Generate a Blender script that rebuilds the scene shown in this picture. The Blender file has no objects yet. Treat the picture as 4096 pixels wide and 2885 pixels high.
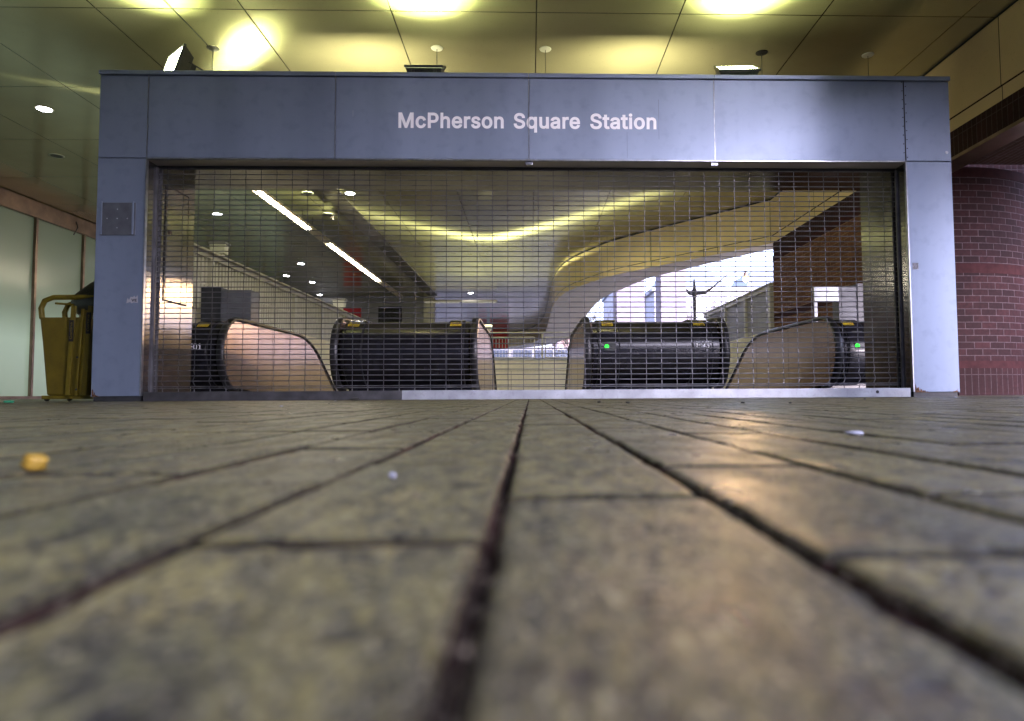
import bpy, bmesh, math, random
from mathutils import Vector, Matrix
random.seed(7)
PI = math.pi
R = math.radians
scene = bpy.context.scene
COL = scene.collection

# ------------------------------------------------------------------ materials
def nodes_of(name):
    m = bpy.data.materials.new(name); m.use_nodes = True
    nt = m.node_tree; nt.nodes.clear()
    out = nt.nodes.new('ShaderNodeOutputMaterial')
    return m, nt, out

def N(nt, t, **kw):
    n = nt.nodes.new(t)
    for k, v in kw.items():
        if k.startswith('i_'):
            n.inputs[k[2:].replace('_', ' ')].default_value = v
        else:
            setattr(n, k, v)
    return n

def math_(nt, op, a, b=None, c=None, clamp=False):
    n = nt.nodes.new('ShaderNodeMath'); n.operation = op; n.use_clamp = clamp
    for i, v in enumerate((a, b, c)):
        if v is None: continue
        if isinstance(v, (int, float)): n.inputs[i].default_value = v
        else: nt.links.new(v, n.inputs[i])
    return n.outputs[0]

def ramp(nt, fac, stops):
    r = nt.nodes.new('ShaderNodeValToRGB')
    el = r.color_ramp.elements
    while len(el) < len(stops): el.new(0.5)
    for e, (p, c) in zip(el, stops):
        e.position = p; e.color = (c, c, c, 1) if isinstance(c, (int, float)) else (*c, 1)
    nt.links.new(fac, r.inputs[0])
    return r.outputs[0]

def mixc(nt, fac, a, b, mode='MIX'):
    n = nt.nodes.new('ShaderNodeMix'); n.data_type = 'RGBA'; n.blend_type = mode
    for i, v in ((0, fac), (6, a), (7, b)):
        if isinstance(v, (int, float)): n.inputs[i].default_value = v
        elif isinstance(v, tuple): n.inputs[i].default_value = (*v, 1) if len(v) == 3 else v
        else: nt.links.new(v, n.inputs[i])
    return n.outputs[2]

def plain(name, color, rough=0.5, metal=0.0, noise=0.12, scale=6.0, bump=0.0, bscale=60, spec=0.5, rvar=0.0,
          streak=False, grime=0.0, aniso=0.0, emit=None, estr=0.0):
    m, nt, out = nodes_of(name)
    p = N(nt, 'ShaderNodeBsdfPrincipled')
    nt.links.new(p.outputs[0], out.inputs[0])
    tc = N(nt, 'ShaderNodeTexCoord'); mp = N(nt, 'ShaderNodeMapping')
    nt.links.new(tc.outputs['Object'], mp.inputs[0])
    if streak: mp.inputs['Scale'].default_value = (1, 1, 0.12)
    nz = N(nt, 'ShaderNodeTexNoise'); nz.inputs['Scale'].default_value = scale; nz.inputs['Detail'].default_value = 6
    nt.links.new(mp.outputs[0], nz.inputs['Vector'])
    dark = tuple(c * (1 - noise * 1.6) for c in color); lite = tuple(min(1, c * (1 + noise)) for c in color)
    c = mixc(nt, ramp(nt, nz.outputs[0], [(0.3, 0.0), (0.7, 1.0)]), dark, lite)
    if grime:
        n2 = N(nt, 'ShaderNodeTexNoise'); n2.inputs['Scale'].default_value = scale * 4; n2.inputs['Detail'].default_value = 8
        nt.links.new(tc.outputs['Object'], n2.inputs['Vector'])
        g = ramp(nt, n2.outputs[0], [(0.52, 0.0), (0.75, 1.0)])
        c = mixc(nt, math_(nt, 'MULTIPLY', g, grime), c, tuple(q * 0.35 for q in color))
    nt.links.new(c, p.inputs['Base Color'])
    p.inputs['Metallic'].default_value = metal
    p.inputs['Specular IOR Level'].default_value = spec
    if aniso: p.inputs['Anisotropic'].default_value = aniso
    if rvar:
        nt.links.new(ramp(nt, nz.outputs[0], [(0.2, max(0.02, rough - rvar)), (0.8, rough + rvar)]), p.inputs['Roughness'])
    else: p.inputs['Roughness'].default_value = rough
    if bump:
        n3 = N(nt, 'ShaderNodeTexNoise'); n3.inputs['Scale'].default_value = bscale; n3.inputs['Detail'].default_value = 4
        nt.links.new(tc.outputs['Object'], n3.inputs['Vector'])
        b = N(nt, 'ShaderNodeBump'); b.inputs['Strength'].default_value = bump; b.inputs['Distance'].default_value = 0.01
        nt.links.new(n3.outputs[0], b.inputs['Height']); nt.links.new(b.outputs[0], p.inputs['Normal'])
    if emit:
        p.inputs['Emission Color'].default_value = (*emit, 1); p.inputs['Emission Strength'].default_value = estr
    return m

def glow(name, color, strength):
    m, nt, out = nodes_of(name)
    e = N(nt, 'ShaderNodeEmission'); e.inputs[0].default_value = (*color, 1); e.inputs[1].default_value = strength
    nt.links.new(e.outputs[0], out.inputs[0])
    return m

def panel_metal(name, base, metal=0.75, rough=0.32, px=1.524, py=1.85, x0=0.079, y0=0.0, mode='ceil', ripple=0.02):
    """sheet metal cladding with thin open joints; every panel a little out of true"""
    m, nt, out = nodes_of(name)
    p = N(nt, 'ShaderNodeBsdfPrincipled'); nt.links.new(p.outputs[0], out.inputs[0])
    geo = N(nt, 'ShaderNodeNewGeometry'); sep = N(nt, 'ShaderNodeSeparateXYZ')
    nt.links.new(geo.outputs['Position'], sep.inputs[0])
    X, Y, Z = sep.outputs
    u = math_(nt, 'DIVIDE', math_(nt, 'SUBTRACT', X, x0), px)
    v = math_(nt, 'DIVIDE', math_(nt, 'SUBTRACT', Y, y0), py)
    fu = math_(nt, 'FRACT', u); fv = math_(nt, 'FRACT', v)
    du = math_(nt, 'MULTIPLY', math_(nt, 'MINIMUM', fu, math_(nt, 'SUBTRACT', 1.0, fu)), px)
    dv = math_(nt, 'MULTIPLY', math_(nt, 'MINIMUM', fv, math_(nt, 'SUBTRACT', 1.0, fv)), py)
    d = math_(nt, 'MINIMUM', du, dv)
    line = math_(nt, 'LESS_THAN', d, 0.0065)
    nz = N(nt, 'ShaderNodeTexNoise'); nz.inputs['Scale'].default_value = 1.1; nz.inputs['Detail'].default_value = 5
    nt.links.new(geo.outputs['Position'], nz.inputs['Vector'])
    nf = N(nt, 'ShaderNodeTexNoise'); nf.inputs['Scale'].default_value = 45; nf.inputs['Detail'].default_value = 6
    nt.links.new(geo.outputs['Position'], nf.inputs['Vector'])
    c = mixc(nt, ramp(nt, nz.outputs[0], [(0.3, 0.0), (0.7, 1.0)]), tuple(q * 0.82 for q in base), base)
    c = mixc(nt, ramp(nt, nf.outputs[0], [(0.62, 0.0), (0.72, 0.35)]), c, tuple(q * 0.45 for q in base))
    cmb = N(nt, 'ShaderNodeCombineXYZ')
    nt.links.new(math_(nt, 'FLOOR', u), cmb.inputs[0]); nt.links.new(math_(nt, 'FLOOR', v), cmb.inputs[1])
    wn = N(nt, 'ShaderNodeTexWhiteNoise'); nt.links.new(cmb.outputs[0], wn.inputs['Vector'])
    c = mixc(nt, math_(nt, 'MULTIPLY', wn.outputs['Value'], 0.14), c, tuple(q * 0.6 for q in base))
    c = mixc(nt, line, c, (0.012, 0.011, 0.009))
    nt.links.new(c, p.inputs['Base Color'])
    nt.links.new(math_(nt, 'MULTIPLY', math_(nt, 'SUBTRACT', 1.0, line), metal), p.inputs['Metallic'])
    nt.links.new(math_(nt, 'ADD', math_(nt, 'MULTIPLY', nf.outputs[0], 0.08), rough - 0.04), p.inputs['Roughness'])
    # tilt of each panel + slow oil-canning
    vs = N(nt, 'ShaderNodeVectorMath'); vs.operation = 'SUBTRACT'; vs.inputs[1].default_value = (.5, .5, .5)
    nt.links.new(wn.outputs['Color'], vs.inputs[0])
    vm = N(nt, 'ShaderNodeVectorMath'); vm.operation = 'SCALE'; vm.inputs['Scale'].default_value = 0.012
    nt.links.new(vs.outputs[0], vm.inputs[0])
    nr = N(nt, 'ShaderNodeTexNoise'); nr.inputs['Scale'].default_value = 0.9; nr.inputs['Detail'].default_value = 2
    nt.links.new(geo.outputs['Position'], nr.inputs['Vector'])
    vr = N(nt, 'ShaderNodeVectorMath'); vr.operation = 'SUBTRACT'; vr.inputs[1].default_value = (.5, .5, .5)
    nt.links.new(nr.outputs['Color'], vr.inputs[0])
    vq = N(nt, 'ShaderNodeVectorMath'); vq.operation = 'SCALE'; vq.inputs['Scale'].default_value = ripple
    nt.links.new(vr.outputs[0], vq.inputs[0])
    a1 = N(nt, 'ShaderNodeVectorMath'); a1.operation = 'ADD'
    nt.links.new(vm.outputs[0], a1.inputs[0]); nt.links.new(vq.outputs[0], a1.inputs[1])
    a2 = N(nt, 'ShaderNodeVectorMath'); a2.operation = 'ADD'
    nt.links.new(a1.outputs[0], a2.inputs[0]); nt.links.new(geo.outputs['Normal'], a2.inputs[1])
    nm = N(nt, 'ShaderNodeVectorMath'); nm.operation = 'NORMALIZE'; nt.links.new(a2.outputs[0], nm.inputs[0])
    nt.links.new(nm.outputs[0], p.inputs['Normal'])
    return m

def brick_mat(name, c1, c2, mortar, row=0.083, width=0.21, ms=0.010, rough=0.75, offset=0.5):
    m, nt, out = nodes_of(name)
    p = N(nt, 'ShaderNodeBsdfPrincipled'); nt.links.new(p.outputs[0], out.inputs[0])
    uv = N(nt, 'ShaderNodeUVMap')
    b = N(nt, 'ShaderNodeTexBrick'); nt.links.new(uv.outputs[0], b.inputs['Vector'])
    b.offset = offset; b.squash = 1
    b.inputs['Scale'].default_value = 1; b.inputs['Brick Width'].default_value = width
    b.inputs['Row Height'].default_value = row; b.inputs['Mortar Size'].default_value = ms * .5
    b.inputs['Mortar Smooth'].default_value = 0.15; b.inputs['Bias'].default_value = -0.1
    b.inputs['Color1'].default_value = (*c1, 1); b.inputs['Color2'].default_value = (*c2, 1); b.inputs['Mortar'].default_value = (*mortar, 1)
    geo = N(nt, 'ShaderNodeNewGeometry')
    nz = N(nt, 'ShaderNodeTexNoise'); nz.inputs['Scale'].default_value = 28; nz.inputs['Detail'].default_value = 8
    nt.links.new(geo.outputs['Position'], nz.inputs['Vector'])
    c = mixc(nt, ramp(nt, nz.outputs[0], [(0.35, 0.0), (0.75, 0.55)]), b.outputs[0], tuple(q * 0.4 for q in c1))
    nb = N(nt, 'ShaderNodeTexNoise'); nb.inputs['Scale'].default_value = 1.6; nb.inputs['Detail'].default_value = 4
    nt.links.new(geo.outputs['Position'], nb.inputs['Vector'])
    c = mixc(nt, ramp(nt, nb.outputs[0], [(0.4, 0.0), (0.75, 0.45)]), c, tuple(q * 0.5 for q in c1))
    nt.links.new(c, p.inputs['Base Color']); p.inputs['Roughness'].default_value = rough; p.inputs['Specular IOR Level'].default_value = 0.15
    h = math_(nt, 'SUBTRACT', math_(nt, 'MULTIPLY', nz.outputs[0], 0.3), b.outputs['Fac'])
    bp = N(nt, 'ShaderNodeBump'); bp.inputs['Strength'].default_value = 0.7; bp.inputs['Distance'].default_value = 0.006
    nt.links.new(h, bp.inputs['Height']); nt.links.new(bp.outputs[0], p.inputs['Normal'])
    return m

M = {}
M['ceiling'] = panel_metal('ceiling_panels', (0.45, 0.42, 0.28), metal=0.45, rough=0.18, y0=8.85 - 1.85 * 6, ripple=0.035)
M['fascia'] = panel_metal('fascia_panels', (0.80, 0.63, 0.37), metal=0.3, rough=0.3, px=50, py=1.6, x0=-20, y0=0.55)
M['portal'] = plain('portal_steel', (0.225, 0.275, 0.375), rough=0.44, metal=0.38, noise=0.09, scale=2.2, rvar=0.07, streak=True, bump=0.5, bscale=1.7, grime=0.22)
M['reveal'] = plain('reveal_steel', (0.22, 0.22, 0.225), rough=0.17, metal=0.9, noise=0.06, scale=3, rvar=0.03, grime=0.15)
M['trim'] = plain('edge_trim', (0.42, 0.44, 0.48), rough=0.3, metal=0.9, noise=0.2, scale=14)
M['dark'] = plain('dark_gap', (0.012, 0.012, 0.014), rough=0.8)
M['white_paint'] = plain('white_lettering', (0.93, 0.93, 0.95), rough=0.5, noise=0.02)
M['rod'] = plain('grille_steel', (0.17, 0.17, 0.185), rough=0.45, metal=0.7, noise=0.25, scale=9)
M['link'] = plain('link_steel', (0.11, 0.11, 0.12), rough=0.45, metal=0.6, noise=0.25, scale=9)
M['galv'] = plain('galvanised_sill', (0.36, 0.38, 0.42), rough=0.42, metal=0.35, noise=0.16, scale=7, rvar=0.1, grime=0.45)
M['sill_dark'] = plain('worn_sill', (0.07, 0.07, 0.075), rough=0.5, metal=0.4, noise=0.3, scale=9, grime=0.4)
M['black'] = plain('black_cowl', (0.012, 0.012, 0.016), rough=0.21, noise=0.3, scale=8, rvar=0.06, spec=0.5)
M['rubber'] = plain('handrail_rubber', (0.014, 0.014, 0.015), rough=0.38, noise=0.3, scale=10)
M['bronze'] = plain('balustrade_metal', (0.46, 0.35, 0.28), rough=0.22, metal=0.85, noise=0.1, scale=3, rvar=0.05, streak=True, grime=0.1)
M['cream'] = plain('cream_parapet', (0.76, 0.71, 0.54), rough=0.7, noise=0.1, scale=2.5, bump=0.1, bscale=120, grime=0.2, streak=True)
M['slat'] = plain('fence_paint', (0.50, 0.48, 0.42), rough=0.45, noise=0.1, scale=8, metal=0.1)
M['greypaint'] = plain('grey_paint', (0.27, 0.27, 0.30), rough=0.5, noise=0.08, scale=5)
M['yellow'] = plain('yellow_vinyl', (0.13, 0.095, 0.004), rough=0.6, noise=0.15, scale=7, bump=0.25, bscale=9, grime=0.3)
M['yellow2'] = plain('yellow_plastic', (0.16, 0.12, 0.004), rough=0.55, noise=0.12, scale=10, grime=0.35)
M['bag'] = plain('black_bag', (0.015, 0.016, 0.015), rough=0.3, bump=0.6, bscale=14)
M['sticker'] = plain('yellow_sticker', (0.70, 0.50, 0.02), rough=0.4, noise=0.1, scale=40)
M['cast'] = plain('cast_black', (0.03, 0.032, 0.035), rough=0.45, noise=0.2, scale=20)
M['lens'] = glow('flood_lens', (0.93, 1.0, 0.50), 55)
M['lens_rear'] = glow('flood_lens_rear', (1.0, 0.93, 0.52), 330)
M['lens_low'] = glow('flood_lens_front', (0.93, 1.0, 0.62), 60)
M['tube'] = glow('fluorescent', (1.0, 0.88, 0.66), 75)
M['tube_off'] = plain('tube_housing', (0.55, 0.5, 0.4), rough=0.4, noise=0.1)
M['tube_dim'] = glow('fluorescent_far', (1.0, 0.93, 0.62), 2.0)
M['down'] = glow('downlight', (0.92, 0.92, 1.0), 60)
M['green'] = glow('green_lamp', (0.03, 1.0, 0.05), 3.5)
M['amber'] = glow('street_lamp_glow', (1.0, 0.72, 0.40), 14)
M['uplight'] = glow('uplight_glow', (1.0, 0.95, 0.55), 4)
M['red'] = plain('red_panel', (0.55, 0.01, 0.02), rough=0.45, noise=0.2, scale=2)
M['stone'] = plain('pale_stone', (0.40, 0.40, 0.45), rough=0.8, noise=0.08, scale=1.2)
M['roofm'] = plain('slate_roof', (0.26, 0.31, 0.38), rough=0.6, noise=0.1, scale=2)
M['conc'] = plain('concrete_column', (0.24, 0.22, 0.26), rough=0.8, noise=0.08, scale=1.5)
M['glassdark'] = plain('window_glass', (0.12, 0.14, 0.18), rough=0.08, noise=0.2, scale=1, spec=0.8)
M['winpale'] = plain('pale_window', (0.75, 0.80, 0.90), rough=0.25, noise=0.1, scale=2)
M['mullion'] = plain('bronze_mullion', (0.22, 0.16, 0.12), rough=0.3, metal=0.8, noise=0.2, scale=4)
M['bark'] = plain('bark', (0.10, 0.085, 0.085), rough=0.9, noise=0.2)
M['terra'] = plain('terracotta_band', (0.042, 0.014, 0.015), rough=0.8, spec=0.12, noise=0.2, scale=12, grime=0.3)
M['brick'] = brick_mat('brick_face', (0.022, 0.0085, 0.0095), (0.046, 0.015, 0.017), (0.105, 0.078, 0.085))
M['soldier'] = brick_mat('brick_soldier', (0.026, 0.009, 0.010), (0.040, 0.014, 0.015), (0.08, 0.06, 0.065), row=0.26, width=0.083, offset=0.0)
M['brick_lit'] = brick_mat('brick_face_lit', (0.13, 0.055, 0.03), (0.20, 0.09, 0.05), (0.28, 0.20, 0.12))  # lighter copy of the brick, floodlight painted into its colour
M['soffit_brick'] = brick_mat('brick_soffit', (0.08, 0.04, 0.04), (0.11, 0.06, 0.07), (0.20, 0.17, 0.2), row=0.07, width=0.5)
M['paintwhite'] = plain('white_fitting', (0.72, 0.72, 0.66), rough=0.4, noise=0.05)
M['soffit'] = plain('soffit_paint', (0.66, 0.62, 0.62), rough=0.35, noise=0.06, scale=2, metal=0.1)
M['postgrey'] = plain('post_grey', (0.10, 0.105, 0.12), rough=0.5, noise=0.15, scale=6)
M['post'] = plain('painted_post', (0.008, 0.009, 0.010), rough=0.8, spec=0.05)
M['asphalt'] = plain('asphalt', (0.10, 0.10, 0.105), rough=0.85, noise=0.25, scale=2, bump=0.3, bscale=60)
M['steps'] = plain('step_metal', (0.12, 0.12, 0.13), rough=0.4, metal=0.6, noise=0.2)
M['candy'] = plain('yellow_candy', (0.42, 0.25, 0.03), rough=0.5, noise=0.15, scale=90)
M['paper'] = plain('white_scrap', (0.42, 0.42, 0.46), rough=0.6, noise=0.05)
M['litter_green'] = plain('green_scrap', (0.05, 0.35, 0.18), rough=0.5, noise=0.2)
M['litter_dark'] = plain('dark_scrap', (0.02, 0.018, 0.018), rough=0.6)

# frosted glass wall: milky, with an added glow in the material, strongest low down
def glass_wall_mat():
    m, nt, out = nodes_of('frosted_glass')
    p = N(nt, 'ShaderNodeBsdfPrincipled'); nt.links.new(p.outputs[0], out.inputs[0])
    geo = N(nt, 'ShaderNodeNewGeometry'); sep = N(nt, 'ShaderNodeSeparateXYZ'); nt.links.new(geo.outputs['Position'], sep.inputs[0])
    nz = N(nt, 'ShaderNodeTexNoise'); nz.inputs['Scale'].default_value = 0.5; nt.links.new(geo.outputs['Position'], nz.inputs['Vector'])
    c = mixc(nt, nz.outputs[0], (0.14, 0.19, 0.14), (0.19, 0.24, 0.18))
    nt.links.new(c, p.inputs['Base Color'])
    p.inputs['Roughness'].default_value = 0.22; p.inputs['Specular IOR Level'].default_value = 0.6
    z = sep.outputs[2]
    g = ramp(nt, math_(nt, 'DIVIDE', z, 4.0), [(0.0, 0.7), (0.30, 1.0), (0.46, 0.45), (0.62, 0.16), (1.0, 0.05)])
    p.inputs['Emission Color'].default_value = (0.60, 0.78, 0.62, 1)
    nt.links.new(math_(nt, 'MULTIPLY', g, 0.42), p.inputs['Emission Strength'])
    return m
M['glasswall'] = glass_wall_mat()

def paver_mat(name, groove, dirty=0.0):
    m, nt, out = nodes_of(name)
    p = N(nt, 'ShaderNodeBsdfPrincipled'); nt.links.new(p.outputs[0], out.inputs[0]); p.inputs['Specular IOR Level'].default_value = 0.08 if dirty > 0.5 else 0.36
    geo = N(nt, 'ShaderNodeNewGeometry')
    def noise(s, d=6, rough=0.55):
        n = N(nt, 'ShaderNodeTexNoise'); n.inputs['Scale'].default_value = s; n.inputs['Detail'].default_value = d; n.inputs['Roughness'].default_value = rough
        nt.links.new(mpg.outputs[0], n.inputs['Vector']); return n.outputs[0]
    mpg = N(nt, 'ShaderNodeMapping'); mpg.inputs['Scale'].default_value = (1, 0.42, 1); nt.links.new(geo.outputs['Position'], mpg.inputs[0])
    sep = N(nt, 'ShaderNodeSeparateXYZ'); nt.links.new(geo.outputs['Position'], sep.inputs[0])
    c = mixc(nt, ramp(nt, noise(9, 4), [(0.32, 0.0), (0.68, 1.0)]), (0.125, 0.106, 0.040), (0.36, 0.300, 0.105))
    # every paver fired a little differently
    at = N(nt, 'ShaderNodeAttribute'); at.attribute_name = 'tone'; at.attribute_type = 'GEOMETRY'
    c = mixc(nt, math_(nt, 'MULTIPLY', at.outputs['Fac'], 0.65), c, (0.105, 0.088, 0.052))
    # warm, greasy wear and dark gum-like patches
    c = mixc(nt, ramp(nt, noise(26, 5), [(0.55, 0.0), (0.68, 0.45)]), c, (0.36, 0.27, 0.10))
    c = mixc(nt, ramp(nt, noise(14, 3), [(0.52, 0.0), (0.62, 0.8)]), c, (0.10, 0.10, 0.05))
    c = mixc(nt, ramp(nt, noise(70, 5, 0.75), [(0.48, 0.0), (0.55, 0.92)]), c, (0.035, 0.031, 0.024))
    c = mixc(nt, ramp(nt, noise(300, 4, 0.75), [(0.49, 0.0), (0.55, 0.85)]), c, (0.05, 0.045, 0.045))
    c = mixc(nt, ramp(nt, noise(560, 2, 0.7), [(0.58, 0.0), (0.63, 0.8)]), c, (0.52, 0.46, 0.26))
    def spots(sc, lo, hi, nsc, seed):
        v = N(nt, 'ShaderNodeTexVoronoi'); v.inputs['Scale'].default_value = sc; v.inputs['Randomness'].default_value = 1
        wv = N(nt, 'ShaderNodeVectorMath'); wv.operation = 'ADD'; wv.inputs[1].default_value = (seed, seed*1.7, 0)
        nn = N(nt, 'ShaderNodeTexNoise'); nn.inputs['Scale'].default_value = sc*1.6; nt.links.new(geo.outputs['Position'], nn.inputs['Vector'])
        sc_ = N(nt, 'ShaderNodeVectorMath'); sc_.operation = 'SCALE'; sc_.inputs['Scale'].default_value = 0.6/sc; nt.links.new(nn.outputs['Color'], sc_.inputs[0])
        a3 = N(nt, 'ShaderNodeVectorMath'); a3.operation = 'ADD'; nt.links.new(geo.outputs['Position'], a3.inputs[0]); nt.links.new(sc_.outputs[0], a3.inputs[1])
        nt.links.new(a3.outputs[0], wv.inputs[0]); nt.links.new(wv.outputs[0], v.inputs['Vector'])
        return math_(nt, 'MULTIPLY', ramp(nt, v.outputs['Distance'], [(lo, 0.9), (hi, 0.0)]), ramp(nt, noise(nsc, 2), [(0.45, 0.0), (0.52, 1.0)]))
    pit = math_(nt, 'MAXIMUM', spots(42, 0.16, 0.30, 17, 3.0), spots(110, 0.18, 0.34, 30, 9.0))
    c = mixc(nt, pit, c, (0.03, 0.027, 0.03))
    if dirty: c = mixc(nt, dirty, c, (0.022, 0.019, 0.012))
    fac = None
    if groove:
        cmb = N(nt, 'ShaderNodeCombineXYZ'); nt.links.new(sep.outputs[1], cmb.inputs[0]); nt.links.new(math_(nt, 'SUBTRACT', sep.outputs[0], -0.0145), cmb.inputs[1])
        b = N(nt, 'ShaderNodeTexBrick'); nt.links.new(cmb.outputs[0], b.inputs['Vector'])
        b.inputs['Scale'].default_value = 1; b.inputs['Brick Width'].default_value = 0.26; b.inputs['Row Height'].default_value = 0.103
        b.inputs['Mortar Size'].default_value = 0.0025
        c = mixc(nt, b.outputs['Fac'], c, (0.03, 0.026, 0.024)); fac = b.outputs['Fac']
    nt.links.new(c, p.inputs['Base Color'])
    nt.links.new(ramp(nt, noise(24), [(0.3, 0.24), (0.7, 0.55)]), p.inputs['Roughness'])
    h = math_(nt, 'ADD', math_(nt, 'MULTIPLY', noise(380, 5, 0.7), 0.35), math_(nt, 'ADD', math_(nt, 'MULTIPLY', noise(110, 6, 0.65), 0.55), math_(nt, 'MULTIPLY', noise(18, 3), 0.9)))
    h = math_(nt, 'SUBTRACT', h, math_(nt, 'MULTIPLY', pit, 0.35))
    if fac is not None: h = math_(nt, 'SUBTRACT', h, fac)
    bp = N(nt, 'ShaderNodeBump'); bp.inputs['Strength'].default_value = 0.8; bp.inputs['Distance'].default_value = 0.0035
    nt.links.new(h, bp.inputs['Height']); nt.links.new(bp.outputs[0], p.inputs['Normal'])
    return m
M['paver'] = paver_mat('brick_pavers', False)
M['paver_edge'] = paver_mat('brick_paver_edges', False, 0.80)
M['paver_rim'] = paver_mat('brick_paver_rims', False, 0.22)
M['paver_far'] = paver_mat('brick_pavers_far', True)
def joint_mat():
    m, nt, out = nodes_of('sand_joint')
    p = N(nt, 'ShaderNodeBsdfPrincipled'); nt.links.new(p.outputs[0], out.inputs[0]); p.inputs['Roughness'].default_value = 0.95; p.inputs['Specular IOR Level'].default_value = 0.05
    geo = N(nt, 'ShaderNodeNewGeometry')
    def noise(s, d):
        n = N(nt, 'ShaderNodeTexNoise'); n.inputs['Scale'].default_value = s; n.inputs['Detail'].default_value = d
        nt.links.new(geo.outputs['Position'], n.inputs['Vector']); return n.outputs[0]
    c = mixc(nt, ramp(nt, noise(6, 3), [(0.42, 0.0), (0.60, 1.0)]), (0.010, 0.008, 0.007), (0.060, 0.026, 0.022))
    c = mixc(nt, ramp(nt, noise(300, 4), [(0.5, 0.0), (0.62, 0.6)]), c, (0.07, 0.055, 0.035))
    nt.links.new(c, p.inputs['Base Color'])
    bp = N(nt, 'ShaderNodeBump'); bp.inputs['Strength'].default_value = 1.0; bp.inputs['Distance'].default_value = 0.002
    nt.links.new(noise(500, 6), bp.inputs['Height']); nt.links.new(bp.outputs[0], p.inputs['Normal'])
    return m
M['joint'] = joint_mat()

# ------------------------------------------------------------------ mesh helpers
class MB:
    def __init__(s): s.v = []; s.f = []; s.uv = None
    def quad(s, a, b, c, d):
        n = len(s.v); s.v += [a, b, c, d]; s.f.append((n, n+1, n+2, n+3)); return s
    def box(s, x0, x1, y0, y1, z0, z1, rot=None):
        P = [(x, y, z) for z in (z0, z1) for y in (y0, y1) for x in (x0, x1)]
        if rot is not None: P = [tuple(rot @ Vector(q)) for q in P]
        n = len(s.v); s.v += P
        for f in ((0, 2, 3, 1), (4, 5, 7, 6), (0, 1, 5, 4), (2, 6, 7, 3), (0, 4, 6, 2), (1, 3, 7, 5)):
            s.f.append(tuple(n + i for i in f))
        return s
    def prism(s, poly, a0, a1, axis='X', caps=True):
        """poly of 2-tuples in the two other axes, extruded from a0 to a1 along axis"""
        def mk(p, a):
            if axis == 'X': return (a, p[0], p[1])
            if axis == 'Y': return (p[0], a, p[1])
            return (p[0], p[1], a)
        n = len(s.v); k = len(poly)
        s.v += [mk(p, a0) for p in poly] + [mk(p, a1) for p in poly]
        for i in range(k):
            j = (i + 1) % k
            s.f.append((n+i, n+j, n+k+j, n+k+i))
        if caps:
            s.f.append(tuple(n+i for i in reversed(range(k)))); s.f.append(tuple(n+k+i for i in range(k)))
        return s
    def tube(s, pts, r, seg=8, cap=True, radii=None, up=None):
        pts = [Vector(p) for p in pts]; n0 = len(s.v); prev = None
        for i, p in enumerate(pts):
            d = (pts[min(i+1, len(pts)-1)] - pts[max(i-1, 0)]).normalized()
            if prev is None:
                a = Vector((0, 0, 1)) if abs(d.z) < 0.9 else Vector((1, 0, 0))
                u = d.cross(a).normalized()
            else:
                u = (prev - d * prev.dot(d)).normalized()
            prev = u; w = d.cross(u); rr = radii[i] if radii else r
            for k in range(seg):
                t = 2 * PI * k / seg
                s.v.append(tuple(p + (u * math.cos(t) + w * math.sin(t)) * rr))
        for i in range(len(pts)-1):
            for k in range(seg):
                a = n0 + i*seg + k; b = n0 + i*seg + (k+1) % seg
                s.f.append((a, b, b+seg, a+seg))
        if cap:
            s.f.append(tuple(n0 + k for k in reversed(range(seg))))
            e = n0 + (len(pts)-1)*seg; s.f.append(tuple(e + k for k in range(seg)))
        return s
    def lathe(s, prof, c, seg=24, axis='Z'):
        n0 = len(s.v)
        for r, h in prof:
            for k in range(seg):
                t = 2*PI*k/seg; a, b = r*math.cos(t), r*math.sin(t)
                if axis == 'Z': s.v.append((c[0]+a, c[1]+b, c[2]+h))
                elif axis == 'Y': s.v.append((c[0]+a, c[1]+h, c[2]+b))
                else: s.v.append((c[0]+h, c[1]+a, c[2]+b))
        for i in range(len(prof)-1):
            for k in range(seg):
                a = n0+i*seg+k; b = n0+i*seg+(k+1) % seg
                s.f.append((a, b, b+seg, a+seg))
        s.f.append(tuple(n0+k for k in reversed(range(seg)))); e = n0+(len(prof)-1)*seg
        s.f.append(tuple(e+k for k in range(seg)))
        return s
    def build(s, name, mat, parent=None, bevel=0.0, smooth=False, seg=2, fix=True):
        me = bpy.data.meshes.new(name)
        me.from_pydata(s.v, [], s.f); me.update()
        if fix:
            bm = bmesh.new(); bm.from_mesh(me)
            bmesh.ops.recalc_face_normals(bm, faces=bm.faces); bm.to_mesh(me); bm.free()
        o = bpy.data.objects.new(name, me); COL.objects.link(o)
        for m in (mat if isinstance(mat, list) else [mat]): me.materials.append(m)
        if bevel:
            b = o.modifiers.new('bevel', 'BEVEL'); b.width = bevel; b.segments = seg; b.limit_method = 'ANGLE'; b.angle_limit = R(40)
        if smooth:
            for p in me.polygons: p.use_smooth = True
            try: me.set_sharp_from_angle(angle=R(38))
            except Exception: pass
        if parent is not None: put(o, parent)
        return o

def put(o, parent):
    """parent keeping world coordinates (things sit at their own base point)"""
    o.parent = parent
    root = Vector((0, 0, 0)); p = parent
    while p is not None:
        root += p.location; p = p.parent
    me = o.data
    if me is not None and hasattr(me, 'transform'): me.transform(Matrix.Translation(-root))
    return o

def thing(name, label, cat, loc=(0, 0, 0), group=None):
    o = bpy.data.objects.new(name, None); COL.objects.link(o); o.location = loc; o.empty_display_size = 0.2
    o['label'] = label; o['category'] = cat
    if group: o['group'] = group
    return o

def tag(o, label, cat, group=None):
    o['label'] = label; o['category'] = cat
    if group: o['group'] = group
    return o

def struct(o): o['kind'] = 'structure'; return o

def uvmap(o, fn):
    me = o.data; l = me.uv_layers.new(name='UVMap')
    for p in me.polygons:
        for li in p.loop_indices:
            l.data[li].uv = fn(me.vertices[me.loops[li].vertex_index].co, p)

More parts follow.
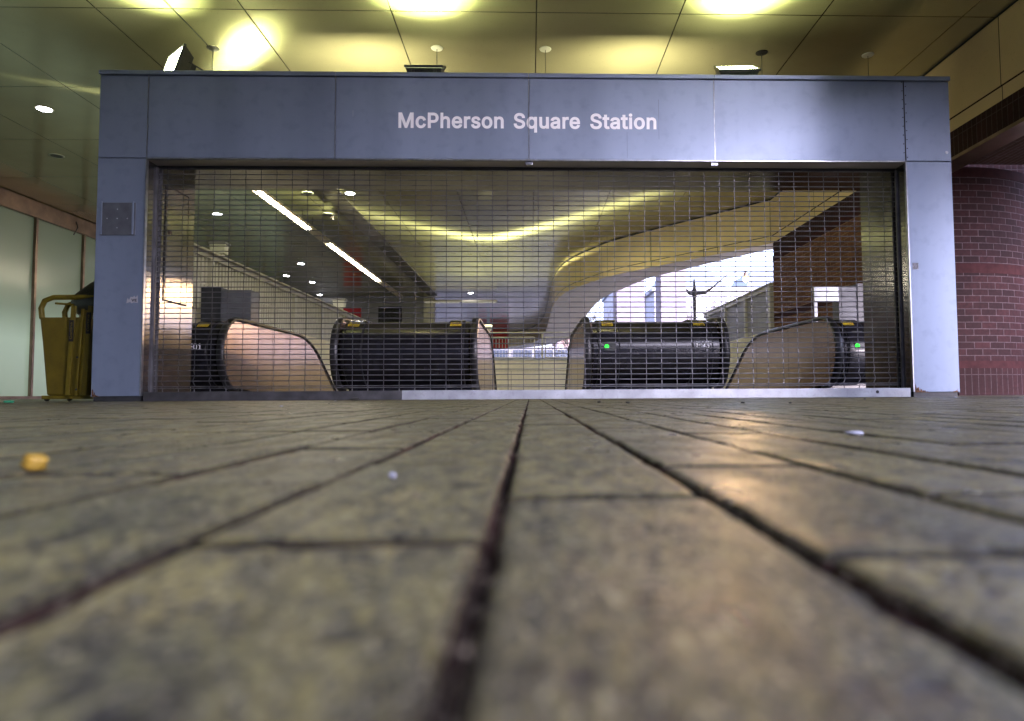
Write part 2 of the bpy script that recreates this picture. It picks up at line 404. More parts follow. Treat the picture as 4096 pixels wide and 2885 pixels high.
def copy_tree(o, parent=None):
    c = o.copy(); COL.objects.link(c)
    if parent is not None: c.parent = parent
    for ch in list(o.children): copy_tree(ch, c)
    return c

# outlines of the letters used on the signs: advance width, then closed bezier contours (x, y, handle out, handle in of the next)
GLYPHS = {"0":[0.453,[[0.227,-0.007,0.189,-0.007,0.157,0.003,0.13,0.024,0.103,0.045,0.083,0.074,0.069,0.113,0.055,0.152,0.048,0.199,0.048,0.254,0.048,0.309,0.055,0.356,0.069,0.395,0.083,0.434,0.104,0.464,0.13,0.484,0.157,0.505,0.189,0.516,0.227,0.516,0.264,0.516,0.296,0.505,0.323,0.484,0.35,0.464,0.37,0.434,0.384,0.395,0.398,0.356,0.405,0.309,0.405,0.254,0.405,0.199,0.398,0.152,0.384,0.113,0.37,0.074,0.35,0.045,0.323,0.024,0.297,0.003,0.264,-0.007],[0.227,0.05,0.252,0.05,0.273,0.058,0.29,0.074,0.308,0.09,0.321,0.113,0.33,0.144,0.339,0.174,0.344,0.211,0.344,0.254,0.344,0.297,0.339,0.334,0.33,0.365,0.321,0.395,0.308,0.419,0.29,0.435,0.273,0.451,0.252,0.46,0.227,0.46,0.202,0.46,0.18,0.451,0.163,0.435,0.146,0.419,0.132,0.395,0.123,0.365,0.114,0.334,0.109,0.297,0.109,0.254,0.109,0.211,0.114,0.174,0.123,0.144,0.132,0.113,0.146,0.09,0.163,0.074,0.18,0.058,0.202,0.05]]],"1":[0.453,[[0.076,0.0,0.076,0.018,0.076,0.036,0.076,0.055,0.181,0.055,0.286,0.055,0.391,0.055,0.391,0.036,0.391,0.018,0.391,0.0,0.286,0.0,0.181,0.0],[0.276,0.509,0.276,0.339,0.276,0.17,0.276,0.0,0.255,0.0,0.234,0.0,0.212,0.0,0.212,0.149,0.212,0.299,0.212,0.448,0.211,0.448,0.21,0.448,0.209,0.448,0.168,0.418,0.127,0.388,0.086,0.358,0.086,0.381,0.086,0.404,0.086,0.427,0.123,0.454,0.161,0.481,0.198,0.509,0.224,0.509,0.25,0.509]]],"3":[0.453,[[0.218,-0.007,0.187,-0.007,0.158,-0.001,0.133,0.01,0.107,0.021,0.086,0.037,0.07,0.057,0.054,0.078,0.046,0.103,0.044,0.132,0.066,0.132,0.087,0.132,0.109,0.132,0.111,0.114,0.117,0.099,0.126,0.087,0.136,0.075,0.149,0.065,0.165,0.059,0.181,0.053,0.199,0.05,0.219,0.05,0.239,0.05,0.258,0.053,0.275,0.061,0.292,0.068,0.305,0.079,0.315,0.093,0.324,0.107,0.329,0.124,0.329,0.145,0.329,0.163,0.325,0.181,0.316,0.196,0.307,0.212,0.293,0.224,0.275,0.234,0.256,0.243,0.231,0.248,0.201,0.248,0.186,0.248,0.172,0.248,0.157,0.248,0.157,0.265,0.157,0.282,0.157,0.299,0.2,0.349,0.244,0.399,0.288,0.448,0.288,0.45,0.288,0.451,0.288,0.452,0.215,0.452,0.142,0.452,0.07,0.452,0.07,0.471,0.07,0.49,0.07,0.509,0.171,0.509,0.272,0.509,0.372,0.509,0.372,0.493,0.372,0.477,0.372,0.461,0.319,0.4,0.265,0.339,0.211,0.278,0.211,0.282,0.211,0.285,0.211,0.289,0.249,0.293,0.281,0.288,0.308,0.276,0.335,0.263,0.356,0.246,0.371,0.222,0.386,0.199,0.393,0.173,0.393,0.145,0.393,0.115,0.385,0.089,0.37,0.066,0.355,0.043,0.335,0.025,0.309,0.012,0.282,-0.0,0.252,-0.007]]],"C":[0.51,[[0.267,-0.007,0.223,-0.007,0.184,0.004,0.15,0.025,0.116,0.046,0.089,0.076,0.07,0.115,0.05,0.154,0.04,0.201,0.04,0.254,0.04,0.308,0.05,0.354,0.07,0.393,0.089,0.432,0.116,0.462,0.15,0.484,0.184,0.505,0.223,0.516,0.267,0.516,0.293,0.516,0.317,0.512,0.34,0.504,0.363,0.497,0.384,0.486,0.402,0.471,0.42,0.457,0.436,0.439,0.448,0.418,0.46,0.398,0.468,0.374,0.473,0.348,0.451,0.348,0.43,0.348,0.408,0.348,0.404,0.366,0.398,0.381,0.389,0.395,0.381,0.408,0.37,0.419,0.357,0.428,0.345,0.438,0.331,0.444,0.315,0.449,0.3,0.454,0.284,0.456,0.267,0.456,0.236,0.456,0.208,0.448,0.184,0.432,0.159,0.417,0.139,0.394,0.125,0.364,0.111,0.334,0.103,0.297,0.103,0.254,0.103,0.211,0.111,0.175,0.125,0.145,0.14,0.115,0.159,0.092,0.184,0.076,0.209,0.061,0.236,0.053,0.267,0.053,0.284,0.053,0.3,0.055,0.315,0.06,0.331,0.065,0.345,0.071,0.357,0.081,0.37,0.09,0.381,0.101,0.389,0.114,0.398,0.128,0.404,0.143,0.408,0.16,0.43,0.16,0.451,0.16,0.473,0.16,0.469,0.135,0.46,0.111,0.448,0.091,0.436,0.07,0.421,0.052,0.402,0.038,0.384,0.023,0.363,0.012,0.341,0.005,0.318,-0.003,0.293,-0.007]]],"E":[0.419,[[0.06,0.0,0.06,0.17,0.06,0.339,0.06,0.509,0.164,0.509,0.268,0.509,0.372,0.509,0.372,0.49,0.372,0.471,0.372,0.452,0.29,0.452,0.207,0.452,0.125,0.452,0.125,0.396,0.125,0.341,0.125,0.286,0.202,0.286,0.278,0.286,0.355,0.286,0.355,0.267,0.355,0.248,0.355,0.229,0.278,0.229,0.202,0.229,0.125,0.229,0.125,0.172,0.125,0.114,0.125,0.057,0.208,0.057,0.292,0.057,0.375,0.057,0.375,0.038,0.375,0.019,0.375,0.0,0.27,0.0,0.165,0.0]]],"M":[0.628,[[0.06,0.0,0.06,0.17,0.06,0.339,0.06,0.509,0.091,0.509,0.121,0.509,0.152,0.509,0.193,0.402,0.235,0.294,0.277,0.187,0.28,0.18,0.284,0.17,0.287,0.159,0.291,0.148,0.295,0.136,0.299,0.123,0.303,0.11,0.307,0.097,0.311,0.084,0.315,0.071,0.319,0.059,0.322,0.049,0.317,0.049,0.312,0.049,0.307,0.049,0.31,0.059,0.314,0.07,0.318,0.083,0.322,0.095,0.326,0.108,0.33,0.121,0.334,0.134,0.338,0.147,0.342,0.158,0.346,0.17,0.349,0.179,0.352,0.187,0.394,0.294,0.435,0.402,0.476,0.509,0.507,0.509,0.537,0.509,0.568,0.509,0.568,0.339,0.568,0.17,0.568,0.0,0.547,0.0,0.525,0.0,0.504,0.0,0.504,0.097,0.504,0.194,0.504,0.291,0.504,0.302,0.504,0.314,0.504,0.327,0.505,0.34,0.505,0.354,0.505,0.369,0.505,0.383,0.506,0.398,0.506,0.413,0.506,0.428,0.507,0.443,0.507,0.457,0.509,0.457,0.511,0.457,0.513,0.457,0.508,0.441,0.503,0.426,0.498,0.409,0.492,0.393,0.487,0.378,0.482,0.363,0.477,0.348,0.472,0.334,0.467,0.322,0.463,0.309,0.459,0.299,0.456,0.291,0.418,0.194,0.38,0.097,0.342,0.0,0.323,0.0,0.305,0.0,0.286,0.0,0.248,0.097,0.209,0.194,0.17,0.291,0.167,0.299,0.163,0.309,0.159,0.321,0.155,0.333,0.15,0.346,0.145,0.361,0.14,0.376,0.135,0.391,0.129,0.408,0.124,0.424,0.118,0.441,0.112,0.457,0.114,0.457,0.117,0.457,0.119,0.457,0.119,0.444,0.12,0.431,0.12,0.416,0.12,0.401,0.121,0.387,0.121,0.372,0.121,0.357,0.121,0.342,0.122,0.328,0.122,0.315,0.122,0.302,0.122,0.291,0.122,0.194,0.122,0.097,0.122,0.0,0.101,0.0,0.081,0.0]]],"P":[0.445,[[0.06,0.0,0.06,0.17,0.06,0.339,0.06,0.509,0.118,0.509,0.177,0.509,0.235,0.509,0.274,0.509,0.307,0.502,0.332,0.487,0.358,0.473,0.377,0.454,0.39,0.43,0.402,0.405,0.409,0.378,0.409,0.348,0.409,0.317,0.402,0.29,0.39,0.265,0.377,0.241,0.358,0.222,0.332,0.207,0.307,0.193,0.274,0.186,0.235,0.186,0.193,0.186,0.151,0.186,0.109,0.186,0.109,0.205,0.109,0.224,0.109,0.242,0.15,0.242,0.191,0.242,0.233,0.242,0.259,0.242,0.281,0.247,0.297,0.256,0.313,0.265,0.325,0.278,0.333,0.294,0.341,0.31,0.344,0.328,0.344,0.348,0.344,0.368,0.341,0.386,0.333,0.402,0.325,0.417,0.313,0.43,0.297,0.439,0.28,0.448,0.259,0.452,0.232,0.452,0.196,0.452,0.16,0.452,0.125,0.452,0.125,0.301,0.125,0.151,0.125,0.0,0.103,0.0,0.082,0.0]]],"S":[0.447,[[0.224,-0.009,0.187,-0.009,0.155,-0.003,0.128,0.009,0.1,0.021,0.079,0.038,0.064,0.06,0.049,0.082,0.04,0.107,0.038,0.137,0.06,0.137,0.082,0.137,0.104,0.137,0.106,0.117,0.112,0.101,0.123,0.088,0.134,0.075,0.149,0.065,0.166,0.059,0.184,0.052,0.203,0.049,0.224,0.049,0.247,0.049,0.268,0.053,0.286,0.06,0.304,0.068,0.319,0.078,0.329,0.092,0.34,0.105,0.346,0.121,0.346,0.139,0.346,0.155,0.341,0.169,0.332,0.179,0.323,0.189,0.311,0.198,0.296,0.205,0.281,0.211,0.264,0.217,0.245,0.222,0.224,0.228,0.204,0.234,0.184,0.239,0.142,0.251,0.109,0.268,0.086,0.289,0.063,0.311,0.052,0.339,0.052,0.372,0.052,0.401,0.06,0.426,0.075,0.448,0.09,0.469,0.111,0.486,0.138,0.498,0.164,0.51,0.194,0.516,0.227,0.516,0.261,0.516,0.29,0.51,0.316,0.498,0.342,0.486,0.362,0.469,0.377,0.449,0.392,0.428,0.4,0.404,0.401,0.378,0.38,0.378,0.358,0.378,0.337,0.378,0.335,0.403,0.323,0.423,0.302,0.437,0.281,0.451,0.256,0.459,0.225,0.459,0.203,0.459,0.184,0.455,0.167,0.448,0.151,0.441,0.138,0.431,0.129,0.418,0.12,0.406,0.115,0.391,0.115,0.376,0.115,0.358,0.12,0.344,0.131,0.334,0.142,0.323,0.154,0.314,0.169,0.308,0.184,0.302,0.199,0.297,0.212,0.293,0.23,0.289,0.247,0.284,0.264,0.279,0.279,0.275,0.295,0.27,0.312,0.264,0.328,0.257,0.344,0.248,0.359,0.238,0.373,0.227,0.385,0.214,0.395,0.198,0.404,0.181,0.408,0.162,0.408,0.139,0.408,0.111,0.401,0.086,0.386,0.064,0.372,0.041,0.351,0.024,0.323,0.011,0.296,-0.002,0.263,-0.009]]],"V":[0.48,[[0.204,0.0,0.141,0.17,0.079,0.339,0.016,0.509,0.039,0.509,0.062,0.509,0.084,0.509,0.12,0.408,0.156,0.307,0.192,0.206,0.198,0.189,0.206,0.166,0.215,0.137,0.224,0.109,0.235,0.073,0.248,0.031,0.243,0.031,0.239,0.031,0.235,0.031,0.247,0.074,0.258,0.11,0.267,0.138,0.276,0.166,0.284,0.189,0.29,0.206,0.325,0.307,0.36,0.408,0.395,0.509,0.417,0.509,0.44,0.509,0.463,0.509,0.401,0.339,0.34,0.17,0.278,0.0,0.253,0.0,0.229,0.0]]],"a":[0.389,[[0.16,-0.009,0.136,-0.009,0.114,-0.004,0.094,0.005,0.075,0.014,0.059,0.027,0.048,0.045,0.036,0.062,0.03,0.083,0.03,0.108,0.03,0.13,0.035,0.147,0.043,0.161,0.052,0.175,0.063,0.185,0.078,0.193,0.092,0.201,0.108,0.207,0.125,0.211,0.143,0.215,0.16,0.218,0.178,0.22,0.201,0.223,0.219,0.225,0.234,0.227,0.248,0.228,0.258,0.231,0.265,0.235,0.272,0.239,0.276,0.245,0.276,0.255,0.276,0.255,0.276,0.256,0.276,0.257,0.276,0.272,0.273,0.286,0.267,0.297,0.261,0.308,0.252,0.316,0.24,0.322,0.228,0.328,0.213,0.331,0.196,0.331,0.178,0.331,0.162,0.328,0.149,0.322,0.136,0.317,0.126,0.309,0.118,0.301,0.11,0.292,0.104,0.283,0.1,0.274,0.08,0.28,0.061,0.285,0.041,0.291,0.05,0.314,0.062,0.332,0.079,0.346,0.095,0.36,0.113,0.369,0.133,0.375,0.153,0.381,0.173,0.384,0.194,0.384,0.208,0.384,0.223,0.383,0.239,0.379,0.255,0.376,0.271,0.37,0.286,0.36,0.301,0.351,0.313,0.338,0.322,0.32,0.332,0.303,0.337,0.28,0.337,0.251,0.337,0.168,0.337,0.084,0.337,0.0,0.317,0.0,0.297,0.0,0.277,0.0,0.277,0.017,0.277,0.035,0.277,0.052,0.275,0.052,0.274,0.052,0.272,0.052,0.268,0.043,0.261,0.034,0.252,0.025,0.243,0.015,0.23,0.007,0.215,0.001,0.2,-0.005,0.182,-0.009],[0.17,0.045,0.193,0.045,0.212,0.05,0.228,0.059,0.243,0.068,0.255,0.079,0.263,0.093,0.271,0.107,0.276,0.122,0.276,0.138,0.276,0.155,0.276,0.173,0.276,0.19,0.273,0.187,0.268,0.184,0.259,0.182,0.251,0.18,0.242,0.178,0.231,0.176,0.221,0.174,0.21,0.172,0.2,0.171,0.19,0.17,0.182,0.169,0.175,0.168,0.161,0.166,0.147,0.163,0.134,0.159,0.121,0.154,0.111,0.148,0.103,0.139,0.096,0.131,0.092,0.119,0.092,0.105,0.092,0.092,0.095,0.081,0.102,0.072,0.109,0.063,0.118,0.057,0.13,0.052,0.142,0.048,0.155,0.045]]],"c":[0.396,[[0.207,-0.008,0.173,-0.008,0.143,0.0,0.117,0.016,0.091,0.033,0.071,0.056,0.056,0.085,0.041,0.114,0.034,0.149,0.034,0.187,0.034,0.227,0.041,0.262,0.056,0.291,0.071,0.321,0.091,0.343,0.117,0.36,0.143,0.376,0.173,0.384,0.207,0.384,0.226,0.384,0.243,0.382,0.26,0.377,0.276,0.372,0.292,0.365,0.305,0.356,0.319,0.347,0.33,0.335,0.34,0.322,0.35,0.309,0.357,0.294,0.362,0.277,0.342,0.272,0.322,0.267,0.303,0.262,0.3,0.272,0.296,0.281,0.29,0.289,0.285,0.297,0.278,0.305,0.27,0.311,0.262,0.317,0.253,0.322,0.242,0.325,0.232,0.328,0.22,0.33,0.207,0.33,0.182,0.33,0.161,0.323,0.145,0.31,0.129,0.297,0.116,0.28,0.108,0.258,0.1,0.237,0.096,0.213,0.096,0.187,0.096,0.162,0.1,0.139,0.108,0.117,0.116,0.096,0.129,0.079,0.145,0.066,0.161,0.053,0.182,0.046,0.207,0.046,0.22,0.046,0.232,0.048,0.243,0.052,0.253,0.055,0.263,0.06,0.271,0.066,0.279,0.072,0.286,0.08,0.292,0.089,0.297,0.097,0.301,0.107,0.304,0.117,0.324,0.112,0.343,0.107,0.363,0.102,0.358,0.085,0.351,0.07,0.341,0.056,0.332,0.043,0.32,0.031,0.306,0.021,0.293,0.012,0.277,0.004,0.261,-0.001,0.244,-0.006,0.226,-0.008]]],"e":[0.404,[[0.212,-0.008,0.175,-0.008,0.143,-0.0,0.117,0.016,0.09,0.033,0.07,0.056,0.056,0.085,0.041,0.114,0.034,0.148,0.034,0.187,0.034,0.226,0.041,0.26,0.055,0.29,0.069,0.319,0.089,0.343,0.115,0.359,0.141,0.376,0.171,0.384,0.205,0.384,0.226,0.384,0.246,0.381,0.266,0.374,0.285,0.367,0.303,0.356,0.319,0.341,0.335,0.326,0.348,0.306,0.357,0.282,0.366,0.258,0.371,0.228,0.371,0.194,0.371,0.186,0.371,0.178,0.371,0.169,0.272,0.169,0.174,0.169,0.075,0.169,0.075,0.187,0.075,0.204,0.075,0.221,0.163,0.221,0.25,0.221,0.338,0.221,0.329,0.215,0.319,0.208,0.31,0.202,0.31,0.227,0.306,0.249,0.298,0.269,0.29,0.288,0.278,0.303,0.263,0.314,0.247,0.325,0.228,0.33,0.205,0.33,0.182,0.33,0.163,0.325,0.146,0.313,0.13,0.302,0.118,0.288,0.109,0.27,0.1,0.251,0.096,0.232,0.096,0.211,0.096,0.2,0.096,0.189,0.096,0.178,0.096,0.15,0.101,0.126,0.11,0.106,0.12,0.087,0.134,0.072,0.151,0.061,0.168,0.051,0.189,0.046,0.212,0.046,0.228,0.046,0.241,0.048,0.254,0.053,0.266,0.057,0.277,0.064,0.285,0.073,0.294,0.082,0.301,0.093,0.306,0.105,0.325,0.101,0.345,0.096,0.365,0.091,0.359,0.071,0.349,0.054,0.335,0.039,0.321,0.024,0.303,0.013,0.283,0.004,0.262,-0.004,0.238,-0.008]]],"h":[0.41,[[0.114,0.227,0.114,0.151,0.114,0.076,0.114,0.0,0.093,0.0,0.073,0.0,0.053,0.0,0.053,0.17,0.053,0.339,0.053,0.509,0.073,0.509,0.093,0.509,0.114,0.509,0.114,0.435,0.114,0.361,0.114,0.287,0.11,0.287,0.106,0.287,0.102,0.287,0.114,0.322,0.131,0.347,0.152,0.362,0.174,0.377,0.199,0.384,0.227,0.384,0.253,0.384,0.276,0.379,0.295,0.369,0.315,0.358,0.33,0.342,0.341,0.321,0.352,0.299,0.357,0.273,0.357,0.24,0.357,0.16,0.357,0.08,0.357,0.0,0.337,0.0,0.316,0.0,0.296,0.0,0.296,0.078,0.296,0.157,0.296,0.235,0.296,0.265,0.288,0.288,0.273,0.304,0.258,0.321,0.237,0.329,0.21,0.329,0.192,0.329,0.175,0.325,0.161,0.317,0.146,0.309,0.135,0.298,0.126,0.283,0.118,0.267,0.114,0.249]]],"i":[0.167,[[0.053,0.0,0.053,0.126,0.053,0.253,0.053,0.379,0.073,0.379,0.093,0.379,0.114,0.379,0.114,0.253,0.114,0.126,0.114,0.0,0.093,0.0,0.073,0.0],[0.084,0.443,0.072,0.443,0.062,0.447,0.054,0.455,0.045,0.462,0.041,0.472,0.041,0.483,0.041,0.494,0.045,0.504,0.054,0.512,0.062,0.52,0.072,0.524,0.084,0.524,0.095,0.524,0.106,0.52,0.114,0.512,0.122,0.504,0.126,0.494,0.126,0.483,0.126,0.472,0.122,0.462,0.114,0.455,0.106,0.447,0.095,0.443]]],"n":[0.41,[[0.114,0.227,0.114,0.151,0.114,0.076,0.114,0.0,0.093,0.0,0.073,0.0,0.053,0.0,0.053,0.126,0.053,0.253,0.053,0.379,0.072,0.379,0.092,0.379,0.112,0.379,0.112,0.349,0.112,0.318,0.112,0.287,0.109,0.287,0.106,0.287,0.102,0.287,0.114,0.322,0.131,0.347,0.152,0.362,0.174,0.377,0.199,0.384,0.227,0.384,0.253,0.384,0.276,0.379,0.295,0.369,0.314,0.358,0.33,0.342,0.341,0.321,0.352,0.299,0.357,0.273,0.357,0.24,0.357,0.16,0.357,0.08,0.357,0.0,0.337,0.0,0.316,0.0,0.296,0.0,0.296,0.078,0.296,0.157,0.296,0.235,0.296,0.265,0.288,0.288,0.273,0.304,0.258,0.321,0.237,0.329,0.21,0.329,0.192,0.329,0.175,0.325,0.161,0.317,0.146,0.309,0.135,0.298,0.126,0.283,0.118,0.267,0.114,0.249]]],"o":[0.415,[[0.207,-0.008,0.173,-0.008,0.143,0.0,0.117,0.016,0.091,0.033,0.071,0.056,0.056,0.085,0.041,0.114,0.034,0.149,0.034,0.187,0.034,0.227,0.041,0.262,0.056,0.291,0.071,0.321,0.091,0.343,0.117,0.36,0.143,0.376,0.173,0.384,0.207,0.384,0.242,0.384,0.273,0.376,0.299,0.36,0.325,0.343,0.345,0.321,0.359,0.291,0.374,0.262,0.381,0.227,0.381,0.187,0.381,0.149,0.374,0.114,0.359,0.085,0.345,0.056,0.325,0.033,0.299,0.016,0.273,0.0,0.242,-0.008],[0.207,0.046,0.233,0.046,0.254,0.053,0.27,0.066,0.287,0.079,0.299,0.096,0.307,0.117,0.315,0.139,0.319,0.162,0.319,0.187,0.319,0.213,0.315,0.236,0.307,0.258,0.299,0.28,0.287,0.297,0.27,0.31,0.254,0.323,0.233,0.33,0.207,0.33,0.182,0.33,0.161,0.323,0.145,0.31,0.129,0.297,0.116,0.28,0.108,0.258,0.1,0.237,0.096,0.213,0.096,0.187,0.096,0.162,0.1,0.139,0.108,0.117,0.116,0.096,0.129,0.079,0.145,0.066,0.161,0.053,0.182,0.046]]],"q":[0.424,[[0.372,-0.143,0.351,-0.143,0.331,-0.143,0.311,-0.143,0.311,-0.076,0.311,-0.008,0.311,0.059,0.309,0.059,0.308,0.059,0.306,0.059,0.302,0.051,0.295,0.042,0.287,0.031,0.278,0.021,0.267,0.012,0.252,0.004,0.238,-0.004,0.219,-0.008,0.195,-0.008,0.164,-0.008,0.136,-0.0,0.111,0.016,0.087,0.032,0.068,0.055,0.055,0.084,0.041,0.114,0.034,0.149,0.034,0.189,0.034,0.229,0.041,0.263,0.055,0.293,0.069,0.322,0.088,0.345,0.112,0.361,0.136,0.376,0.164,0.384,0.196,0.384,0.219,0.384,0.238,0.381,0.253,0.373,0.268,0.365,0.279,0.356,0.287,0.346,0.296,0.336,0.302,0.327,0.307,0.319,0.309,0.319,0.311,0.319,0.313,0.319,0.313,0.339,0.313,0.359,0.313,0.379,0.332,0.379,0.352,0.379,0.372,0.379,0.372,0.205,0.372,0.031],[0.205,0.047,0.227,0.047,0.247,0.053,0.263,0.065,0.279,0.077,0.291,0.094,0.299,0.115,0.308,0.136,0.312,0.161,0.312,0.189,0.312,0.217,0.308,0.242,0.3,0.263,0.292,0.284,0.279,0.3,0.263,0.312,0.247,0.324,0.228,0.33,0.205,0.33,0.181,0.33,0.161,0.324,0.145,0.311,0.129,0.299,0.116,0.282,0.108,0.261,0.1,0.24,0.096,0.216,0.096,0.189,0.096,0.162,0.1,0.138,0.109,0.117,0.117,0.095,0.129,0.078,0.145,0.066,0.161,0.053,0.181,0.047]]],"r":[0.259,[[0.053,0.0,0.053,0.126,0.053,0.253,0.053,0.379,0.072,0.379,0.092,0.379,0.112,0.379,0.112,0.36,0.112,0.34,0.112,0.321,0.113,0.321,0.114,0.321,0.115,0.321,0.122,0.34,0.135,0.355,0.152,0.367,0.17,0.379,0.19,0.385,0.213,0.385,0.218,0.385,0.223,0.385,0.229,0.384,0.235,0.384,0.24,0.384,0.243,0.384,0.243,0.363,0.243,0.343,0.243,0.322,0.242,0.323,0.237,0.323,0.23,0.324,0.223,0.325,0.215,0.326,0.207,0.326,0.189,0.326,0.173,0.322,0.159,0.315,0.145,0.307,0.134,0.297,0.126,0.284,0.118,0.27,0.114,0.255,0.114,0.237,0.114,0.158,0.114,0.079,0.114,0.0,0.093,0.0,0.073,0.0]]],"s":[0.365,[[0.182,-0.008,0.156,-0.008,0.133,-0.004,0.112,0.003,0.092,0.011,0.075,0.023,0.062,0.038,0.049,0.053,0.04,0.072,0.036,0.094,0.055,0.098,0.074,0.102,0.094,0.107,0.099,0.086,0.109,0.07,0.124,0.06,0.139,0.05,0.158,0.045,0.181,0.045,0.208,0.045,0.229,0.051,0.244,0.062,0.26,0.074,0.268,0.087,0.268,0.103,0.268,0.116,0.263,0.127,0.254,0.136,0.245,0.144,0.231,0.151,0.212,0.155,0.191,0.16,0.17,0.165,0.149,0.17,0.115,0.178,0.089,0.191,0.072,0.208,0.055,0.225,0.047,0.247,0.047,0.274,0.047,0.296,0.053,0.315,0.065,0.332,0.077,0.348,0.094,0.361,0.115,0.37,0.136,0.38,0.16,0.384,0.187,0.384,0.213,0.384,0.235,0.38,0.254,0.372,0.272,0.365,0.287,0.353,0.299,0.339,0.31,0.325,0.319,0.309,0.324,0.29,0.305,0.286,0.287,0.281,0.268,0.277,0.263,0.292,0.255,0.304,0.243,0.316,0.23,0.327,0.212,0.333,0.187,0.333,0.165,0.333,0.146,0.327,0.131,0.317,0.116,0.306,0.109,0.293,0.109,0.277,0.109,0.263,0.114,0.252,0.124,0.243,0.134,0.235,0.15,0.228,0.172,0.223,0.191,0.218,0.21,0.214,0.229,0.209,0.264,0.201,0.29,0.188,0.306,0.171,0.323,0.154,0.331,0.133,0.331,0.107,0.331,0.084,0.325,0.064,0.312,0.047,0.3,0.03,0.282,0.016,0.26,0.006,0.237,-0.003,0.211,-0.008]]],"t":[0.227,[[0.204,0.379,0.204,0.362,0.204,0.344,0.204,0.327,0.138,0.327,0.072,0.327,0.006,0.327,0.006,0.344,0.006,0.362,0.006,0.379,0.072,0.379,0.138,0.379],[0.065,0.471,0.085,0.471,0.106,0.471,0.126,0.471,0.126,0.347,0.126,0.222,0.126,0.098,0.126,0.081,0.129,0.069,0.136,0.061,0.143,0.054,0.154,0.05,0.17,0.05,0.174,0.05,0.179,0.05,0.185,0.051,0.191,0.052,0.197,0.053,0.202,0.054,0.206,0.036,0.209,0.019,0.213,0.002,0.207,-0.0,0.2,-0.002,0.192,-0.003,0.184,-0.004,0.176,-0.004,0.168,-0.004,0.136,-0.004,0.11,0.004,0.092,0.021,0.074,0.038,0.065,0.062,0.065,0.093,0.065,0.219,0.065,0.345]]],"u":[0.41,[[0.182,-0.005,0.157,-0.005,0.134,0.0,0.115,0.011,0.095,0.021,0.08,0.037,0.069,0.059,0.058,0.08,0.053,0.107,0.053,0.139,0.053,0.219,0.053,0.299,0.053,0.379,0.073,0.379,0.093,0.379,0.114,0.379,0.114,0.301,0.114,0.222,0.114,0.144,0.114,0.114,0.121,0.091,0.137,0.075,0.152,0.058,0.173,0.05,0.2,0.05,0.218,0.05,0.235,0.054,0.249,0.062,0.264,0.07,0.275,0.081,0.283,0.097,0.292,0.112,0.296,0.131,0.296,0.153,0.296,0.228,0.296,0.304,0.296,0.379,0.316,0.379,0.337,0.379,0.357,0.379,0.357,0.253,0.357,0.126,0.357,0.0,0.337,0.0,0.318,0.0,0.298,0.0,0.298,0.031,0.298,0.061,0.298,0.092,0.301,0.092,0.304,0.092,0.307,0.092,0.295,0.057,0.279,0.032,0.257,0.017,0.235,0.002,0.211,-0.005]]]}
def glyph_mesh(ch, bold):
    """flat vinyl letter: sampled contours, fattened, then triangulated keeping everything of non-zero winding"""
    from mathutils.geometry import delaunay_2d_cdt
    loops = []
    for pts in GLYPHS[ch][1]:
        n = len(pts)//6; L = []
        for i in range(n):
            q = pts[6*i:6*i+6]; e = pts[6*((i+1) % n):6*((i+1) % n)+2]
            straight = abs((q[2]-q[0])*(e[1]-q[1]) - (q[3]-q[1])*(e[0]-q[0])) < 2e-4 and abs((q[4]-q[0])*(e[1]-q[1]) - (q[5]-q[1])*(e[0]-q[0])) < 2e-4
            for k in range(1 if straight else 5):
                t = k/5; u = 1-t
                L.append(Vector(tuple(u**3*q[j] + 3*u*u*t*q[2+j] + 3*u*t*t*q[4+j] + t**3*e[j] for j in (0, 1))))
        L = [p for i, p in enumerate(L) if (p - L[i-1]).length > 1e-4]
        loops.append(L)
    def area(L): return sum(L[i-1].x*L[i].y - L[i].x*L[i-1].y for i in range(len(L)))/2
    sgn = 1 if max((area(L) for L in loops), key=abs) > 0 else -1      # outer contours turn this way
    fat = []
    for L in loops:
        F = []
        n = len(L)
        for i, p in enumerate(L):
            d1 = (p - L[i-1]).normalized(); d2 = (L[(i+1) % n] - p).normalized()
            n1 = Vector((d1.y, -d1.x))*sgn; n2 = Vector((d2.y, -d2.x))*sgn; m = n1 + n2
            if m.length < 0.3: F.append(p + n1*bold); continue
            m.normalize(); F.append(p + m*(bold/max(0.5, m.dot(n1))))
        fat.append(F)
    V = []; E_ = []
    for F in fat:
        n0 = len(V); V += F; E_ += [(n0+i, n0+(i+1) % len(F)) for i in range(len(F))]
    vo, eo, fo, *_ = delaunay_2d_cdt(V, E_, [], 0, 1e-6)
    def wind(p):
        w = 0
        for F in fat:
            for i in range(len(F)):
                a, b = F[i-1], F[i]
                if (a.y <= p.y) != (b.y <= p.y):
                    x = a.x + (p.y-a.y)*(b.x-a.x)/(b.y-a.y)
                    if x > p.x: w += 1 if b.y > a.y else -1
        return w
    keep = [f for f in fo if wind(sum((vo[i] for i in f), Vector((0, 0)))/len(f)) != 0]
    me = bpy.data.meshes.new('letter'); me.from_pydata([(v.x, v.y, 0) for v in vo], [], [tuple(f) for f in keep])
    bm = bmesh.new(); bm.from_mesh(me); bmesh.ops.delete(bm, geom=[v for v in bm.verts if not v.link_faces], context='VERTS')
    bmesh.ops.recalc_face_normals(bm, faces=bm.faces)
    bm.normal_update()
    if bm.faces and sum(f.normal.z for f in bm.faces) < 0: bmesh.ops.reverse_faces(bm, faces=bm.faces)
    bm.to_mesh(me); bm.free()
    return me
